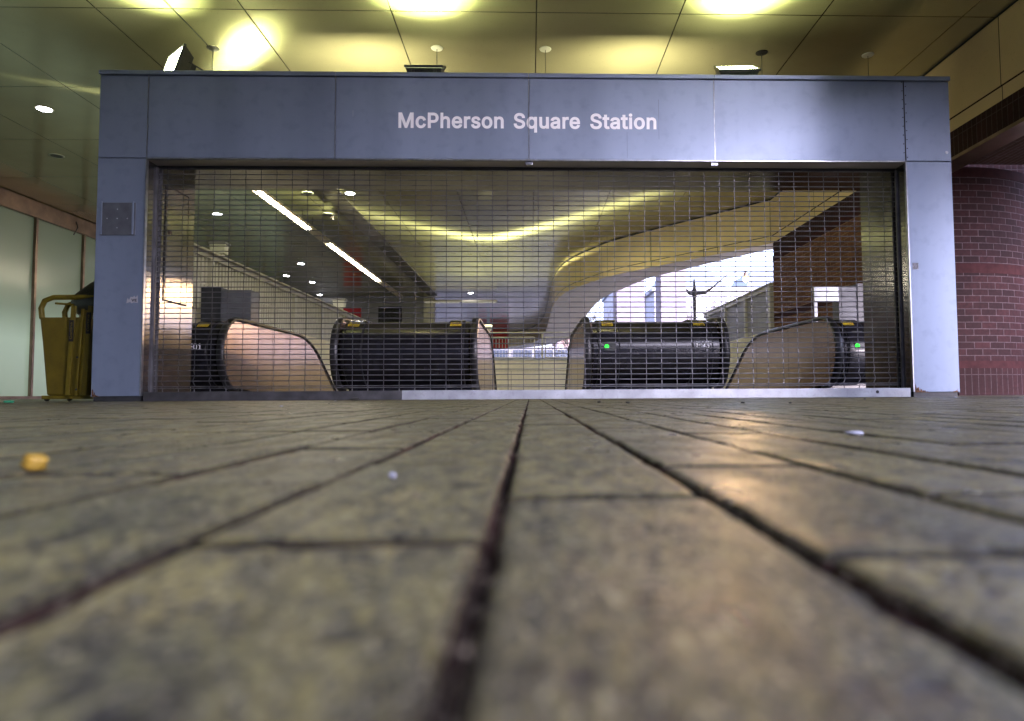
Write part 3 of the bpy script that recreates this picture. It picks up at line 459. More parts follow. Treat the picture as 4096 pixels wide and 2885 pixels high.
def text_mesh(name, body, width, cap, origin, mat, parent, bold=0.012, rot=(PI/2, 0, 0)):
    from mathutils import Euler
    mes = []; x = 0
    for ch in body:
        me = glyph_mesh(ch, bold); me.transform(Matrix.Translation((x, 0, 0))); mes.append(me); x += GLYPHS[ch][0] + bold*0.9
    xs = [v.co.x for me in mes for v in me.vertices]; x0, x1 = min(xs), max(xs)
    capu = 0.509 + 2*bold
    sx, sy = width/(x1-x0), cap/capu
    for me in mes:
        for v in me.vertices: v.co = Vector(((v.co.x-x0)*sx, (v.co.y+bold)*sy, v.co.z*0.2))
        me.transform(Matrix.Translation(origin) @ Euler(rot).to_matrix().to_4x4())
        ob = bpy.data.objects.new(name, me); COL.objects.link(ob); me.materials.clear(); me.materials.append(mat)
        put(ob, parent)

# ------------------------------------------------------------------ main dimensions
HC = 4.07                     # ceiling
YG = 6.57                     # front of the portal
XL, XR, HP = -4.147, 4.20, 3.20
PW, HB, DP = 0.46, 2.34, 0.95  # pillar width, clear height, depth
PX0, PX1, PY0, PY1 = -4.45, 4.95, 9.3, 19.4      # escalator pit

# ------------------------------------------------------------------ ground
g = MB()
B = 900
g.box(-B, PX0, -B, B, -0.30, -0.012); g.box(PX1, B, -B, B, -0.30, -0.012)
g.box(PX0, PX1, -B, PY0, -0.30, -0.012); g.box(PX0, PX1, PY1, B, -0.30, -0.012)
struct(g.build('ground', M['asphalt']))
pv = MB()
def sheet(x0, x1, y0, y1, z): pv.quad((x0, y0, z), (x1, y0, z), (x1, y1, z), (x0, y1, z))
WX, LY, X00 = 0.103, 0.26, -0.0145
c0, c1 = -60, 62                # columns built as single bricks
bx0, bx1, by0, by1 = X00 + c0*WX, X00 + c1*WX, -0.35, 6.55
sheet(-30, bx0, -12, 40, -0.002); sheet(bx1, 30, -12, 40, -0.002)
sheet(bx0, bx1, -12, by0, -0.002); sheet(bx0, bx1, by1, PY0, -0.002); sheet(bx0, PX0, PY0, 40, -0.002)
sheet(PX1, bx1, PY0, 40, -0.002); sheet(PX0, PX1, PY1, 40, -0.002)
struct(pv.build('plaza_pavement', M['paver_far'], fix=False))
rj = random.Random(17)
jb = MB()
jb.quad((bx0, by0, -0.0090), (bx1, by0, -0.0090), (bx1, by1, -0.0090), (bx0, by1, -0.0090))
fill = {0: -0.0100, 1: -0.0050, -1: -0.0036, 2: -0.0060}
for c in range(-30, 31):              # pointing left in the long joints, patchy
    x = X00 + c*WX; base = fill.get(c, -rj.uniform(0.003, 0.008)); y = by0
    step = 0.006 if abs(c) < 8 else 0.02
    ph1, ph2 = rj.uniform(0, 6), rj.uniform(0, 6); prev = None; n0 = len(jb.v); cnt = 0
    while y < min(by1, 3.0):
        z = base + 0.0009*math.sin(y*31+ph1) + 0.0006*math.sin(y*77+ph2) + rj.uniform(-0.0004, 0.0004); z = min(-0.0015, max(-0.0100, z))
        jb.v += [(x-0.0055, y, z+0.0002), (x, y, z-0.0003+rj.uniform(-.0003, .0003)), (x+0.0055, y, z+0.0002)]
        if cnt:
            k = len(jb.v)-6; jb.f += [(k, k+1, k+4, k+3), (k+1, k+2, k+5, k+4)]
        cnt += 1; y += step
struct(jb.build('sand_bed', M['joint'], fix=False))
rb = random.Random(3)
bk = MB(); bk_m = []; bk_t = []
phase = {-1: 0.2385, 0: 0.337, 1: 0.2103}
def brick(x0, x1, y0, y1):
    yc = (y0 + y1) / 2; xc = (x0 + x1)/2; dist = math.hypot(xc, yc)
    n = 30 if dist < 1.0 else (10 if dist < 2.5 else 1)
    gap = 0.0008 + rb.random() * 0.0014
    x0 += gap; x1 -= gap; y0 += gap; y1 -= gap
    j = 0.0013 if n > 1 else 0.0
    pts = []
    m = max(1, n // 2 if n > 1 else 1)
    def side(a, b, k):
        for i in range(k):
            t = i / k; pts.append((a[0] + (b[0]-a[0])*t, a[1] + (b[1]-a[1])*t))
    side((x0, y0), (x1, y0), m); side((x1, y0), (x1, y1), n); side((x1, y1), (x0, y1), m); side((x0, y1), (x0, y0), n)
    if n > 1:
        q = []
        chips = [(rb.randrange(len(pts)), rb.uniform(0.001, 0.0045)) for _ in range(rb.randrange(1, 5))]
        for i, p in enumerate(pts):
            r_ = rb.uniform(-j, j); dx = xc - p[0]; dy = yc - p[1]; L = math.hypot(dx, dy)
            e = abs(r_) + sum(cs for ci, cs in chips if min(abs(i-ci), len(pts)-abs(i-ci)) < 2)
            q.append((p[0] + dx/L*e, p[1] + dy/L*e))
        pts = q
    dz = rb.uniform(-0.0009, 0.0009); tx = rb.uniform(-0.004, 0.004); ty = rb.uniform(-0.0015, 0.0015)
    if n == 1: tx *= .5; ty *= .5
    def z(x, y): return dz + (x-xc)*tx + (y-yc)*ty
    k = len(pts); nn = len(bk.v); w_ = rb.uniform(0.6, 1.1); tone = rb.random()**1.5
    LV = ((0.0, -0.0100), (0.0, -0.0058*w_), (0.0010, -0.0034*w_), (0.0035*w_, -0.0010*w_), (0.0075*w_, 0.0))
    for lev, (shr, dzz) in enumerate(LV):
        for x, y in pts:
            sx = 1 - shr / ((x1-x0)/2); sy = 1 - shr / ((y1-y0)/2)
            X, Y = xc + (x-xc)*sx, yc + (y-yc)*sy
            bk.v.append((X, Y, z(X, Y) + dzz))
    for lev in range(4):
        for i in range(k):
            a = nn + lev*k + i; b = nn + lev*k + (i+1) % k
            bk.f.append((a, b, b+k, a+k)); bk_m.append((1, 1, 2, 3)[lev]); bk_t.append(tone)
    bk.f.append(tuple(nn + 4*k + i for i in range(k))); bk_m.append(0); bk_t.append(tone)
for c in range(c0, c1):
    x0 = X00 + c*WX; ph = phase.get(c, rb.random()*LY)
    y = by0 + (ph - by0) % LY - LY
    while y < by1:
        a, b = max(y, by0), min(y + LY, by1)
        if b - a > 0.03: brick(x0, x0 + WX, a, b)
        y += LY
o = bk.build('brick_paving', [M['paver'], M['joint'], M['paver_edge'], M['paver_rim']], fix=False); struct(o)
for p, mi in zip(o.data.polygons, bk_m): p.use_smooth = False; p.material_index = mi
ta = o.data.attributes.new('tone', 'FLOAT', 'FACE')
for i, t in enumerate(bk_t): ta.data[i].value = t

# escalator pit
pt = MB()
pt.box(PX0, PX1, PY0, PY1+14, -7.2, -7.0); pt.box(PX0-0.3, PX0, PY0, PY1+14, -7, -0.301); pt.box(PX1, PX1+0.3, PY0, PY1+14, -7, -0.301)
pt.box(PX0, PX1, PY1+14, PY1+14.3, -7, -0.301)
struct(pt.build('escalator_pit', M['cream']))

# ------------------------------------------------------------------ ceiling and fascia
EDGE = [(5.01, 1.5), (5.01, 13.85), (2.42, 17.3), (1.72, 18.7), (1.25, 20.0), (0.98, 21.3), (0.83, 23.2), (0.78, 26), (0.78, 30), (0.72, 35), (0.45, 39), (-0.1, 42), (-1.2, 44.4), (-2.6, 45.8), (-6, 47.4), (-11, 48.3)]
def smooth_line(P, keep, n=6):
    out = []
    for i in range(len(P)-1):
        if i < keep: out.append(P[i]); continue
        p0 = P[max(i-1, keep)]; p1 = P[i]; p2 = P[i+1]; p3 = P[min(i+2, len(P)-1)]
        for k in range(n):
            t = k/n
            out.append(tuple(0.5*((2*p1[q]) + (-p0[q]+p2[q])*t + (2*p0[q]-5*p1[q]+4*p2[q]-p3[q])*t*t + (-p0[q]+3*p1[q]-3*p2[q]+p3[q])*t**3) for q in (0, 1)))
    out.append(P[-1]); return out
EC = smooth_line(EDGE, 1)
cm = MB(); cm.v = [(x, y, HC) for x, y in EC] + [(-11, -24, HC), (2.0, 2.5, HC), (4.6, 4.6, HC)]; cm.f = [tuple(range(len(cm.v)))]
cb = bmesh.new(); vs = [cb.verts.new(v) for v in cm.v]; cb.faces.new(vs); bmesh.ops.triangulate(cb, faces=cb.faces)
for f in cb.faces:
    f.normal_update()
    if f.normal.z > 0: f.normal_flip()
cme = bpy.data.meshes.new('ceiling'); cb.to_mesh(cme); cb.free(); cme.materials.append(M['ceiling'])
co = bpy.data.objects.new('ceiling', cme); COL.objects.link(co); struct(co)

bld = thing('office_building', 'office building overhead with a curved tan metal fascia around the plaza ceiling', 'building', (5.0, 13.85, 0))
def offset_line(P, d):
    out = []
    for i, p in enumerate(P):
        a = P[max(i-1, 0)]; b = P[min(i+1, len(P)-1)]
        t = Vector((b[0]-a[0], b[1]-a[1])).normalized()
        out.append((p[0] + t.y*d, p[1] - t.x*d))
    return out
fa = MB()
F0 = EC; 
def strip(mb, A, za, Bp, zb):
    for i in range(len(A)-1):
        mb.quad((*A[i], za), (*A[i+1], za), (*Bp[i+1], zb), (*Bp[i], zb))
strip(fa, F0, 3.30, F0, HC+0.05)
o = fa.build('upper_fascia', M['fascia'], bld, smooth=True, fix=False)
fb = MB(); F1 = offset_line(F0, 0.012)
strip(fb, F1, 3.14, F1, 3.287)
fb.build('lower_fascia', M['fascia'], bld, smooth=True, fix=False)
fg = MB(); F2 = offset_line(F0, 0.03); strip(fg, F2, 3.28, F2, 3.31); fg.build('shadow_gap', M['dark'], bld, fix=False)
fc = MB(); F4 = offset_line(F0, -0.006); strip(fc, F4, HC-0.028, F4, HC-0.001); fc.build('ceiling_gap', M['dark'], bld, fix=False)
sf = MB()
def var_offset(P, k0):
    q1 = offset_line(P, 1.0); out = []; L = 0
    for i, p in enumerate(P):
        if i > k0: L += math.hypot(p[0]-P[i-1][0], p[1]-P[i-1][1])
        d = 0.45 + min(1.0, L/7.0)*1.0
        out.append((p[0] + (q1[i][0]-p[0])*d, p[1] + (q1[i][1]-p[1])*d))
    return out
F3 = var_offset(F0, 1); F3[1] = (5.35, 14.45)
# the building edge beyond the brick pier only
k0 = 1
strip(sf, F1[k0:], 3.14, F3[k0:], 3.14)
sf.build('soffit', M['soffit'], bld, fix=False)
of = MB(); strip(of, F3[k0:], 3.14, F3[k0:], 16.0); of.build('outer_wall', M['stone'], bld, fix=False)
up = MB(); up.prism([(x, y) for x, y in EC] + [(-11, -24), (2.0, 2.5), (4.6, 4.6)], HC+0.1, 16, 'Z'); up.build('upper_storeys', M['stone'], bld)

# vertical joints on the fascia of the diagonal part
def at_curve(P, s):
    L = 0
    for a, b in zip(P, P[1:]):
        d = math.hypot(b[0]-a[0], b[1]-a[1])
        if L + d >= s: t = (s-L)/d; return (a[0]+(b[0]-a[0])*t, a[1]+(b[1]-a[1])*t), ((b[0]-a[0])/d, (b[1]-a[1])/d)
        L += d
    return P[-1], (0, 1)
S0 = 12.35
for ds in (0.02, 1.75, 3.35, 5.0, 6.6):
    (x, y), (tx, ty) = at_curve(EC, S0 + ds)
    j = MB(); j.quad((x - ty*0.006, y + tx*0.006, 3.15), (x - ty*0.006 + tx*0.012, y + tx*0.006 + ty*0.012, 3.15), (x - ty*0.006 + tx*0.012, y + tx*0.006 + ty*0.012, HC), (x - ty*0.006, y + tx*0.006, HC))
    j.build('panel_joint', M['dark'], bld, fix=False)

# concrete columns outside
for (x, w, y, lab) in ((4.60, 1.5, 36.0, 'pale concrete column, the left one of the pair outside the plaza opening'), (7.35, 1.45, 38.0, 'pale concrete column with dark left flank, right one of the pair outside the opening')):
    c = MB(); c.box(x, x+w, y, y+1.6, -0.01, 16); tag(c.build('concrete_column', M['conc'], bevel=0.03), lab, 'column', 'columns outside the plaza')

# ------------------------------------------------------------------ left glass wall
lb = MB(); lb.box(-24, -10.52, -30, 46, 0, 20); tag(lb.build('lobby_building', M['stone']), 'pale building mass standing behind the frosted glass wall', 'building')  # unseen mass, carried back past the camera to shade the left
gw = thing('glass_wall', 'frosted pale green glass wall with slim bronze mullions left of the station portal', 'wall', (-10.2, 10, 0))
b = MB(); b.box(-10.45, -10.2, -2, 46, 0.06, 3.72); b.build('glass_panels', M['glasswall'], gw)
b = MB(); b.box(-10.5, -10.12, -2, 46, 3.72, 4.06); b.build('head_rail', M['mullion'], gw, bevel=0.01)
b = MB(); b.box(-10.5, -10.16, -2, 46, 0.0, 0.06); b.build('base_rail', M['mullion'], gw)
y = 14.2 - 1.5*10
while y < 40:
    m_ = MB(); m_.box(-10.2, -10.14, y-0.035, y+0.035, 0.06, 3.72); m_.build('mullion', M['mullion'], gw, bevel=0.008); y += 1.5
b = MB(); b.tube([(-10.13, 15.35, 3.95), (-10.05, 15.3, 3.8), (-10.08, 15.22, 3.62)], 0.012, 6); b.build('loose_cable', M['cast'], gw)

# service wall far left
sw = thing('service_wall', 'grey wall with a dark louvre far behind the escalators', 'wall', (-7, 28, 0))
b = MB(); b.box(-10.1, -4.35, 28, 28.4, 0, 4.06); b.build('wall', M['greypaint'], sw)
b = MB(); b.box(-6.2, -5.25, 27.94, 28, 2.95, 3.65); lv = b.build('louvre', M['dark'], sw)
for i in range(12):
    q = MB(); q.box(-6.15, -5.3, 27.90, 27.935, 2.99+i*0.055, 3.01+i*0.055); q.build('blade', M['cast'], lv)
b = MB(); b.box(-4.35, -3.95, 27.9, 28.5, 0, 4.06); b.build('pilaster', M['slat'], sw)
b = MB(); b.box(-7.6, -6.9, 27.9, 27.98, 2.1, 3.6); tag(b.build('red_sign', M['red']), 'small dim red sign on the far service wall left of the louvre', 'sign')
b = MB(); b.box(-2.55, -1.35, 43.2, 43.3, 2.95, 4.06); tag(b.build('red_banner', M['red']), 'red panel under the ceiling beyond the far railing', 'banner')
b = MB(); b.box(-3.3, -2.75, 43.4, 43.5, 2.95, 4.06); tag(b.build('red_banner', M['red']), 'narrow red panel, left of the wider red one beyond the far railing', 'banner')

# ------------------------------------------------------------------ brick pier on the right
pier = thing('brick_pier', 'dark red brick pier with rounded corner, terracotta bands and vertical base course', 'pier', (5.4, 9, 0))
out = [(5.30, 8.30), (5.5, 8.30)]
for k in range(1, 25):
    t = R(90) * k/24; out.append((5.5 + 1.75*math.sin(t), 10.05 - 1.75*math.cos(t)))
out += [(7.25, 13.85), (5.02, 13.85), (5.02, 8.95), (5.30, 8.95)]
def wall_from(poly, z0, z1, name, mat, grow=0.0, closed=True, smooth=True, uvs=1.0):
    mb = MB(); P = poly
    if grow:
        cx = sum(p[0] for p in P)/len(P); cy = sum(p[1] for p in P)/len(P); q = []
        n = len(P)
        for i in range(n):
            a = P[i-1]; b_ = P[(i+1) % n]; t = Vector((b_[0]-a[0], b_[1]-a[1])).normalized()
            q.append((P[i][0] + t.y*grow, P[i][1] - t.x*grow))
        P = q
    n = len(P); s = [0]
    for i in range(n): a = P[i]; b_ = P[(i+1) % n]; s.append(s[-1] + math.hypot(b_[0]-a[0], b_[1]-a[1]))
    uvl = []
    for i in range(n):
        a = P[i]; b_ = P[(i+1) % n]
        mb.quad((*a, z0), (*b_, z0), (*b_, z1), (*a, z1)); uvl.append([(s[i], z0), (s[i+1], z0), (s[i+1], z1), (s[i], z1)])
    mb.f.append(tuple(range(len(mb.v), len(mb.v)+n))); mb.v += [(*p, z1) for p in P]
    mb.f.append(tuple(reversed(range(len(mb.v), len(mb.v)+n)))); mb.v += [(*p, z0) for p in P]
    o = mb.build(name, mat, pier, fix=False)
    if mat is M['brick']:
        o.data.materials.append(M['brick_lit'])
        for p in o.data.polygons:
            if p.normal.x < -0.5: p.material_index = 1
    l = o.data.uv_layers.new(name='UVMap')
    for pi_, p in enumerate(o.data.polygons):
        if pi_ < n:
            for k, li in enumerate(p.loop_indices): l.data[li].uv = uvl[pi_][k]
    return o
wall_from(out, 0.0, 0.34, 'base_course', M['soldier'], grow=0.012)
wall_from(out, 0.34, 0.43, 'terracotta_band', M['terra'], grow=0.004)
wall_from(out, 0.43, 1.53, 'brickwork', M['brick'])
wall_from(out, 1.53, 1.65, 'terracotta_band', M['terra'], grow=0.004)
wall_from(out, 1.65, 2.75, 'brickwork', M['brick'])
wall_from(out, 2.75, 2.87, 'terracotta_band', M['terra'], grow=0.004)
b = MB(); b.box(5.03, 5.29, 8.75, 8.94, 0, 2.8); b.build('recess', M['dark'], pier)
lin = thing('brick_lintel', 'dark soldier-course brick lintel with a steel edge angle above the arcade', 'lintel', (5.3, 2, 2.8))
b = MB(); b.box(5.03, 5.25, 1.5, 8.74, 2.82, 3.40); o = b.build('soldier_course', M['soldier'], lin)
uvmap(o, lambda c, p: (c.y, c.z) if abs(p.normal.z) < .5 else (c.y, c.x))
b = MB(); b.box(5.25, 7.4, 1.5, 8.29, 2.90, 3.40); o = b.build('soffit_bricks', M['soffit_brick'], lin)
uvmap(o, lambda c, p: (c.y, c.x))
b = MB(); b.box(5.015, 5.03, 1.5, 8.74, 2.79, 2.83); b.box(5.031, 5.3, 1.5, 8.74, 2.79, 2.81); b.build('steel_angle', M['mullion'], lin)
b = MB(); b.box(5.03, 7.27, 8.95, 13.85, 2.88, 3.40); o = b.build('lintel_over_pier', M['soldier'], lin)
uvmap(o, lambda c, p: (c.y, c.z) if abs(p.normal.x) > .5 else (c.x, c.z))
p2 = MB(); p2.box(5.05, 6.6, 1.5, 2.2, 0, 2.78); o = p2.build('brick_pier', M['brick']); uvmap(o, lambda c, p: ((c.y if abs(p.normal.x) > .5 else c.x), c.z))
tag(o, 'square brick pier of the arcade on the near side of the plaza', 'pier')

# ------------------------------------------------------------------ station portal
po = thing('station_portal', 'steel-clad station entrance portal with white lettering across its header', 'entrance', (0.03, YG, 0))
jx = [-3.687, -1.89, -0.005, 1.83, 3.74]
gp = 0.004
def panel(name, x0, x1, z0, z1, y=YG, th=0.03, mat='portal', lab=None):
    b = MB(); b.box(x0+gp, x1-gp, y, y+th, z0+gp, z1-gp)
    o = b.build(name, M[mat], po, bevel=0.003)
    # very slight dish, like thin folded sheet
    return o
panel('corner_panel', XL, jx[0], HB, HP-0.045); panel('corner_panel', jx[4], XR, HB, HP-0.045)
for a, b_ in zip(jx, jx[1:]): panel('header_panel', a, b_, HB, HP-0.045)
panel('pillar_panel', XL, XL+PW, 0.045, HB); panel('pillar_panel', XR-PW, XR, 0.045, HB)
b = MB(); b.box(XL+0.01, XR-0.01, YG+0.031, YG+DP-0.01, HB+0.03, HP-0.05); b.build('header_core', M['dark'], po)
for x0, x1 in ((XL+0.01, XL+PW-0.015), (XR-PW+0.015, XR-0.01)):
    b = MB(); b.box(x0, x1, YG+0.031, YG+DP-0.01, 0.0, HB+0.029); b.build('pillar_core', M['dark'], po)
# outer side and back cladding
for x, s in ((XL, 1), (XR, -1)):
    b = MB(); b.box(min(x, x+s*0.009), max(x, x+s*0.009), YG+0.004, YG+DP, 0.045, HP-0.05); b.build('side_cladding', M['portal'], po)
b = MB(); b.box(XL+0.01, XR-0.01, YG+DP-0.009, YG+DP, HB+0.001, HP-0.05); b.build('back_cladding', M['portal'], po)
# coping in lengths
cxs = [XL-0.012] + jx[1:4] + [XR+0.012]
for a, b_ in zip(cxs, cxs[1:]):
    b = MB(); b.box(a+0.002, b_-0.002, YG-0.018, YG+DP+0.015, HP-0.042, HP); b.build('coping', M['portal'], po, bevel=0.004)
# joint trims (bright folded edges)
for x in (jx[0], jx[1], jx[2], jx[3], jx[4]):
    b = MB(); b.box(x-0.0035, x+0.0035, YG-0.004, YG+0.02, HB+0.006, HP-0.05)
    b.build('joint_trim', M['trim'] if x != jx[4] else M['dark'], po)
b = MB(); b.box(jx[0]-0.004, jx[4]+0.004, YG-0.006, YG+0.03, HB-0.012, HB+0.002); b.build('drip_edge', M['trim'], po, bevel=0.002)
for x in (XL+PW, XR-PW):
    b = MB(); b.box(x-0.006, x+0.006, YG-0.005, YG+0.03, 0.05, HB-0.013); b.build('corner_trim', M['trim'], po, bevel=0.002)
for k in range(18):
    b = MB(); b.lathe([(0.006, 0.0), (0.005, -0.004), (0.001, -0.006)], (jx[4] + (-0.016 if k % 2 else 0.018), YG, HB+0.04+k*0.045), 8, 'Y')
    b.build('rivet', M['cast'], po)
# reveals and soffit
b = MB(); b.box(XL+PW-0.014, XL+PW, YG+0.031, YG+DP, 0.045, HB-0.002); rl = b.build('reveal', M['reveal'], po)
b = MB(); b.box(XR-PW, XR-PW+0.014, YG+0.031, YG+DP, 0.045, HB-0.002); b.build('reveal', M['reveal'], po)
b = MB(); b.box(XL+PW+0.001, XR-PW-0.001, YG+0.031, YG+0.19, HB-0.012, HB+0.01); b.build('front_soffit', M['soffit'], po)
b = MB(); b.box(XL+PW+0.001, XR-PW-0.001, YG+0.25, YG+DP, HB-0.012, HB+0.01); b.build('rear_soffit', M['reveal'], po)
b = MB(); b.box(XL+PW+0.001, XR-PW-0.001, YG+0.19, YG+0.20, HB-0.035, HB+0.03); b.build('slot_lip', M['dark'], po)
b = MB(); b.box(XL+PW+0.001, XR-PW-0.001, YG+0.243, YG+0.25, HB-0.03, HB+0.03); b.build('slot_lip', M['dark'], po)
for x in (XL+PW, XR-PW-0.02):
    b = MB(); b.box(x+0.0005, x+0.0195, YG+0.165, YG+0.19, 0.09, HB-0.036); b.box(x+0.0005, x+0.0195, YG+0.245, YG+0.262, 0.09, HB-0.031)
    b.build('grille_guide', M['link'], po)
# access door in the left reveal
xr_ = XL+PW
b = MB(); b.box(xr_+0.0003, xr_+0.006, YG+0.36, YG+0.80, 1.02, HB-0.16); dr = b.build('access_door', M['reveal'], po, bevel=0.002)
b = MB()
for (y0, y1, z0, z1) in ((0.35, 0.81, 1.005, 1.018), (0.35, 0.81, HB-0.158, HB-0.148), (0.35, 0.358, 1.02, HB-0.16), (0.802, 0.81, 1.02, HB-0.16)):
    b.box(xr_+0.0003, xr_+0.008, YG+y0, YG+y1, z0, z1)
b.build('door_gasket', M['dark'], po)
b = MB(); b.lathe([(0.022, 0), (0.022, 0.012), (0.012, 0.016)], (xr_+0.006, YG+0.44, 1.72), 14, 'X'); b.build('door_lock', M['mullion'], po)
# base shadow gap, sill, bracket clips
b = MB(); b.box(XL+0.02, XL+PW-0.005, YG+0.01, YG+0.030, 0.0, 0.044); b.build('plinth', M['cast'], po)
b = MB(); b.box(XR-PW+0.005, XR-0.02, YG+0.01, YG+0.030, 0.0, 0.044); b.build('plinth', M['cast'], po)
b = MB(); b.box(XL+PW+0.02, -1.232, YG+0.01, YG+0.32, 0.0, 0.088); b.build('worn_sill', M['sill_dark'], po, bevel=0.004)
b = MB(); b.box(-1.228, XR-PW-0.03, YG+0.0, YG+0.32, 0.0, 0.09); sl = b.build('sill', M['galv'], po, bevel=0.004)
b = MB(); b.lathe([(0.016, 0.0), (0.016, -0.002)], (3.38, YG-0.0005, 0.052), 16, 'Y'); b.build('bolt_hole', M['dark'], sl)
for x in (-0.005, 1.83):
    b = MB(); b.box(x-0.035, x+0.035, YG+0.02, YG+0.07, HB-0.045, HB-0.013); b.build('clip', M['trim'], po, bevel=0.004)
# cover plate on left pillar
pl = MB(); pl.box(XL+0.045, XL+0.375, YG-0.014, YG-0.001, 1.585, 1.90); plate = pl.build('cover_plate', plain('plate_steel', (0.12, 0.13, 0.15), rough=0.5, metal=0.3, noise=0.15, scale=12), po, bevel=0.003)
for x in (XL+0.058, XL+0.355):
    b = MB(); b.box(x-0.008, x+0.008, YG-0.026, YG-0.0145, 1.59, 1.91); b.build('plate_channel', M['portal'], plate, bevel=0.002)
for x, z in ((0, 0.09), (0, 0), (0, -0.09), (-0.095, 0), (0.095, 0)):
    b = MB(); b.lathe([(0.006, 0), (0.005, -0.004)], (XL+0.207+x, YG-0.0145, 1.745+z), 8, 'Y'); b.build('screw', M['trim'], plate)
# torn sticker remains
st = MB(); st.v = [(x, YG-0.0015, z) for x, z in ((-3.84, 0.93), (-3.83, 0.985), (-3.815, 0.962), (-3.80, 0.995), (-3.78, 0.99), (-3.765, 1.005), (-3.755, 0.985), (-3.735, 1.01), (-3.73, 0.935), (-3.77, 0.94), (-3.79, 0.93), (-3.805, 0.945))]
st.f = [tuple(range(len(st.v)))]; sk = st.build('torn_sticker', M['paper'], po, fix=False)
text_mesh('sticker_letter', 'VE', 0.05, 0.026, (-3.792, YG-0.0035, 0.948), M['dark'], po, bold=0.03)
b = MB(); b.lathe([(0.016, 0), (0.015, -0.003), (0.007, -0.0035)], (XR-0.045, YG-0.001, HB+0.09), 16, 'Y'); b.build('round_tag', M['trim'], po)
b = MB(); b.box(XR-PW+0.03, XR-PW+0.09, YG-0.0015, YG-0.0005, 1.255, 1.32); b.build('glue_residue', plain('glue', (0.3, 0.29, 0.31), 0.7, noise=0.4, scale=60), po)
# rust at the feet of the pillars
def rust_patch(x0, x1, h, seed):
    rr = random.Random(seed); b = MB(); n = 26; pts = []
    for i in range(n+1):
        t = i/n; pts.append((x0 + (x1-x0)*t, YG-0.0012, 0.048 + h*(max(0.04, (1-t))**1.5)*rr.uniform(0.15, 1.0)))
    for i in range(n): b.quad((pts[i][0], YG-0.0012, 0.046), (pts[i+1][0], YG-0.0012, 0.046), pts[i+1], pts[i])
    return b.build('rust_stain', M['rust'], po, fix=False)
M['rust'] = plain('rust', (0.16, 0.075, 0.035), rough=0.9, noise=0.6, scale=60, bump=0.4, bscale=200)
rust_patch(XR-PW+0.012, XR-PW+0.16, 0.10, 1); rust_patch(XR-0.02, XR-0.09, 0.035, 2); rust_patch(XL+0.01, XL+0.08, 0.09, 5)
# lettering
for wd, p0, p1 in (('McPherson', 98, 942), ('Square', 1022, 1558), ('Station', 1640, 2178)):
    sc_ = 2.53/2080
    text_mesh('letter', wd, (p1-p0)*sc_, 0.155, (-1.278 + (p0-98)*sc_, YG-0.0025, 2.648), M['white_paint'], po, bold=0.023)
# small vertical scratches on header
for x, z0, z1, m_ in ((-1.72, 2.76, 2.82, 'trim'), (1.275, 2.55, 2.95, 'cast'), (0.96, 2.36, 2.62, 'cast')):
    b = MB(); b.box(x, x+0.002, YG-0.0012, YG-0.0002, z0, z1); b.build('scratch', M[m_], po)

# ------------------------------------------------------------------ roll-down grille
gr = thing('security_grille', 'closed roll-down security grille of steel rods and links in the portal opening', 'grille', (0.03, YG+0.22, 0))
gx0, gx1, gy = XL+PW+0.004, XR-PW-0.004, YG+0.22
zr = []; z = 0.128
zr.append(0.122); 
z = 0.140
rg = random.Random(11)
while z < HB-0.01: zr.append(z); z += 0.0515 * (1 + 0.02*math.sin(z*9))
for i, z in enumerate(zr):
    dz = rg.uniform(-0.002, 0.002)
    pts = [(gx0 + (gx1-gx0)*t/6, gy, z + dz*math.sin(t*1.3+i)) for t in range(7)]
    b = MB(); b.tube(pts, 0.0054, 6); b.build('rod', M['rod'], gr, smooth=True)
x = gx0 + 0.085; k = 0
while x < gx1 - 0.02:
    side = min(1.0, max(0.0, (abs(x) - 1.3) / 2.0)) ** 1.5
    sgn = 1 if x > 0 else -1
    b = MB()
    pts = []
    for i, z in enumerate(zr):
        amp = 0.020 * side * math.exp(-max(0, i-1)/3.2)
        dx = (amp if i % 2 else -amp) * -sgn + rg.uniform(-0.0012, 0.0012) + 0.012*side*sgn*math.exp(-i/5)
        pts.append((x + dx, gy - 0.005 if i % 2 else gy + 0.005, z))
    pts.append((x, gy, HB+0.02))
    for p, q in zip(pts, pts[1:]):
        a = Vector(p); c = Vector(q)
        w = 0.0032
        # flat link plate between two rods with a rounded curl at each rod
        b.v += [(a.x-w, a.y, a.z), (a.x+w, a.y, a.z), (c.x+w, c.y, c.z), (c.x-w, c.y, c.z), (a.x-w, a.y+0.003, a.z), (a.x+w, a.y+0.003, a.z), (c.x+w, c.y+0.003, c.z), (c.x-w, c.y+0.003, c.z)]
        n = len(b.v)-8
        for f in ((0, 1, 2, 3), (4, 7, 6, 5), (0, 3, 7, 4), (1, 5, 6, 2)): b.f.append(tuple(n+i_ for i_ in f))
    for i, z in enumerate(zr):
        b.lathe([(0.0058, -0.0045), (0.0058, 0.0045)], (pts[i][0], gy, z), 6, 'X')
    b.tube([(x, gy, 0.115), (x, gy, 0.090)], 0.004, 6)
    b.build('link_chain', M['link'], gr, fix=True); x += 0.1535; k += 1

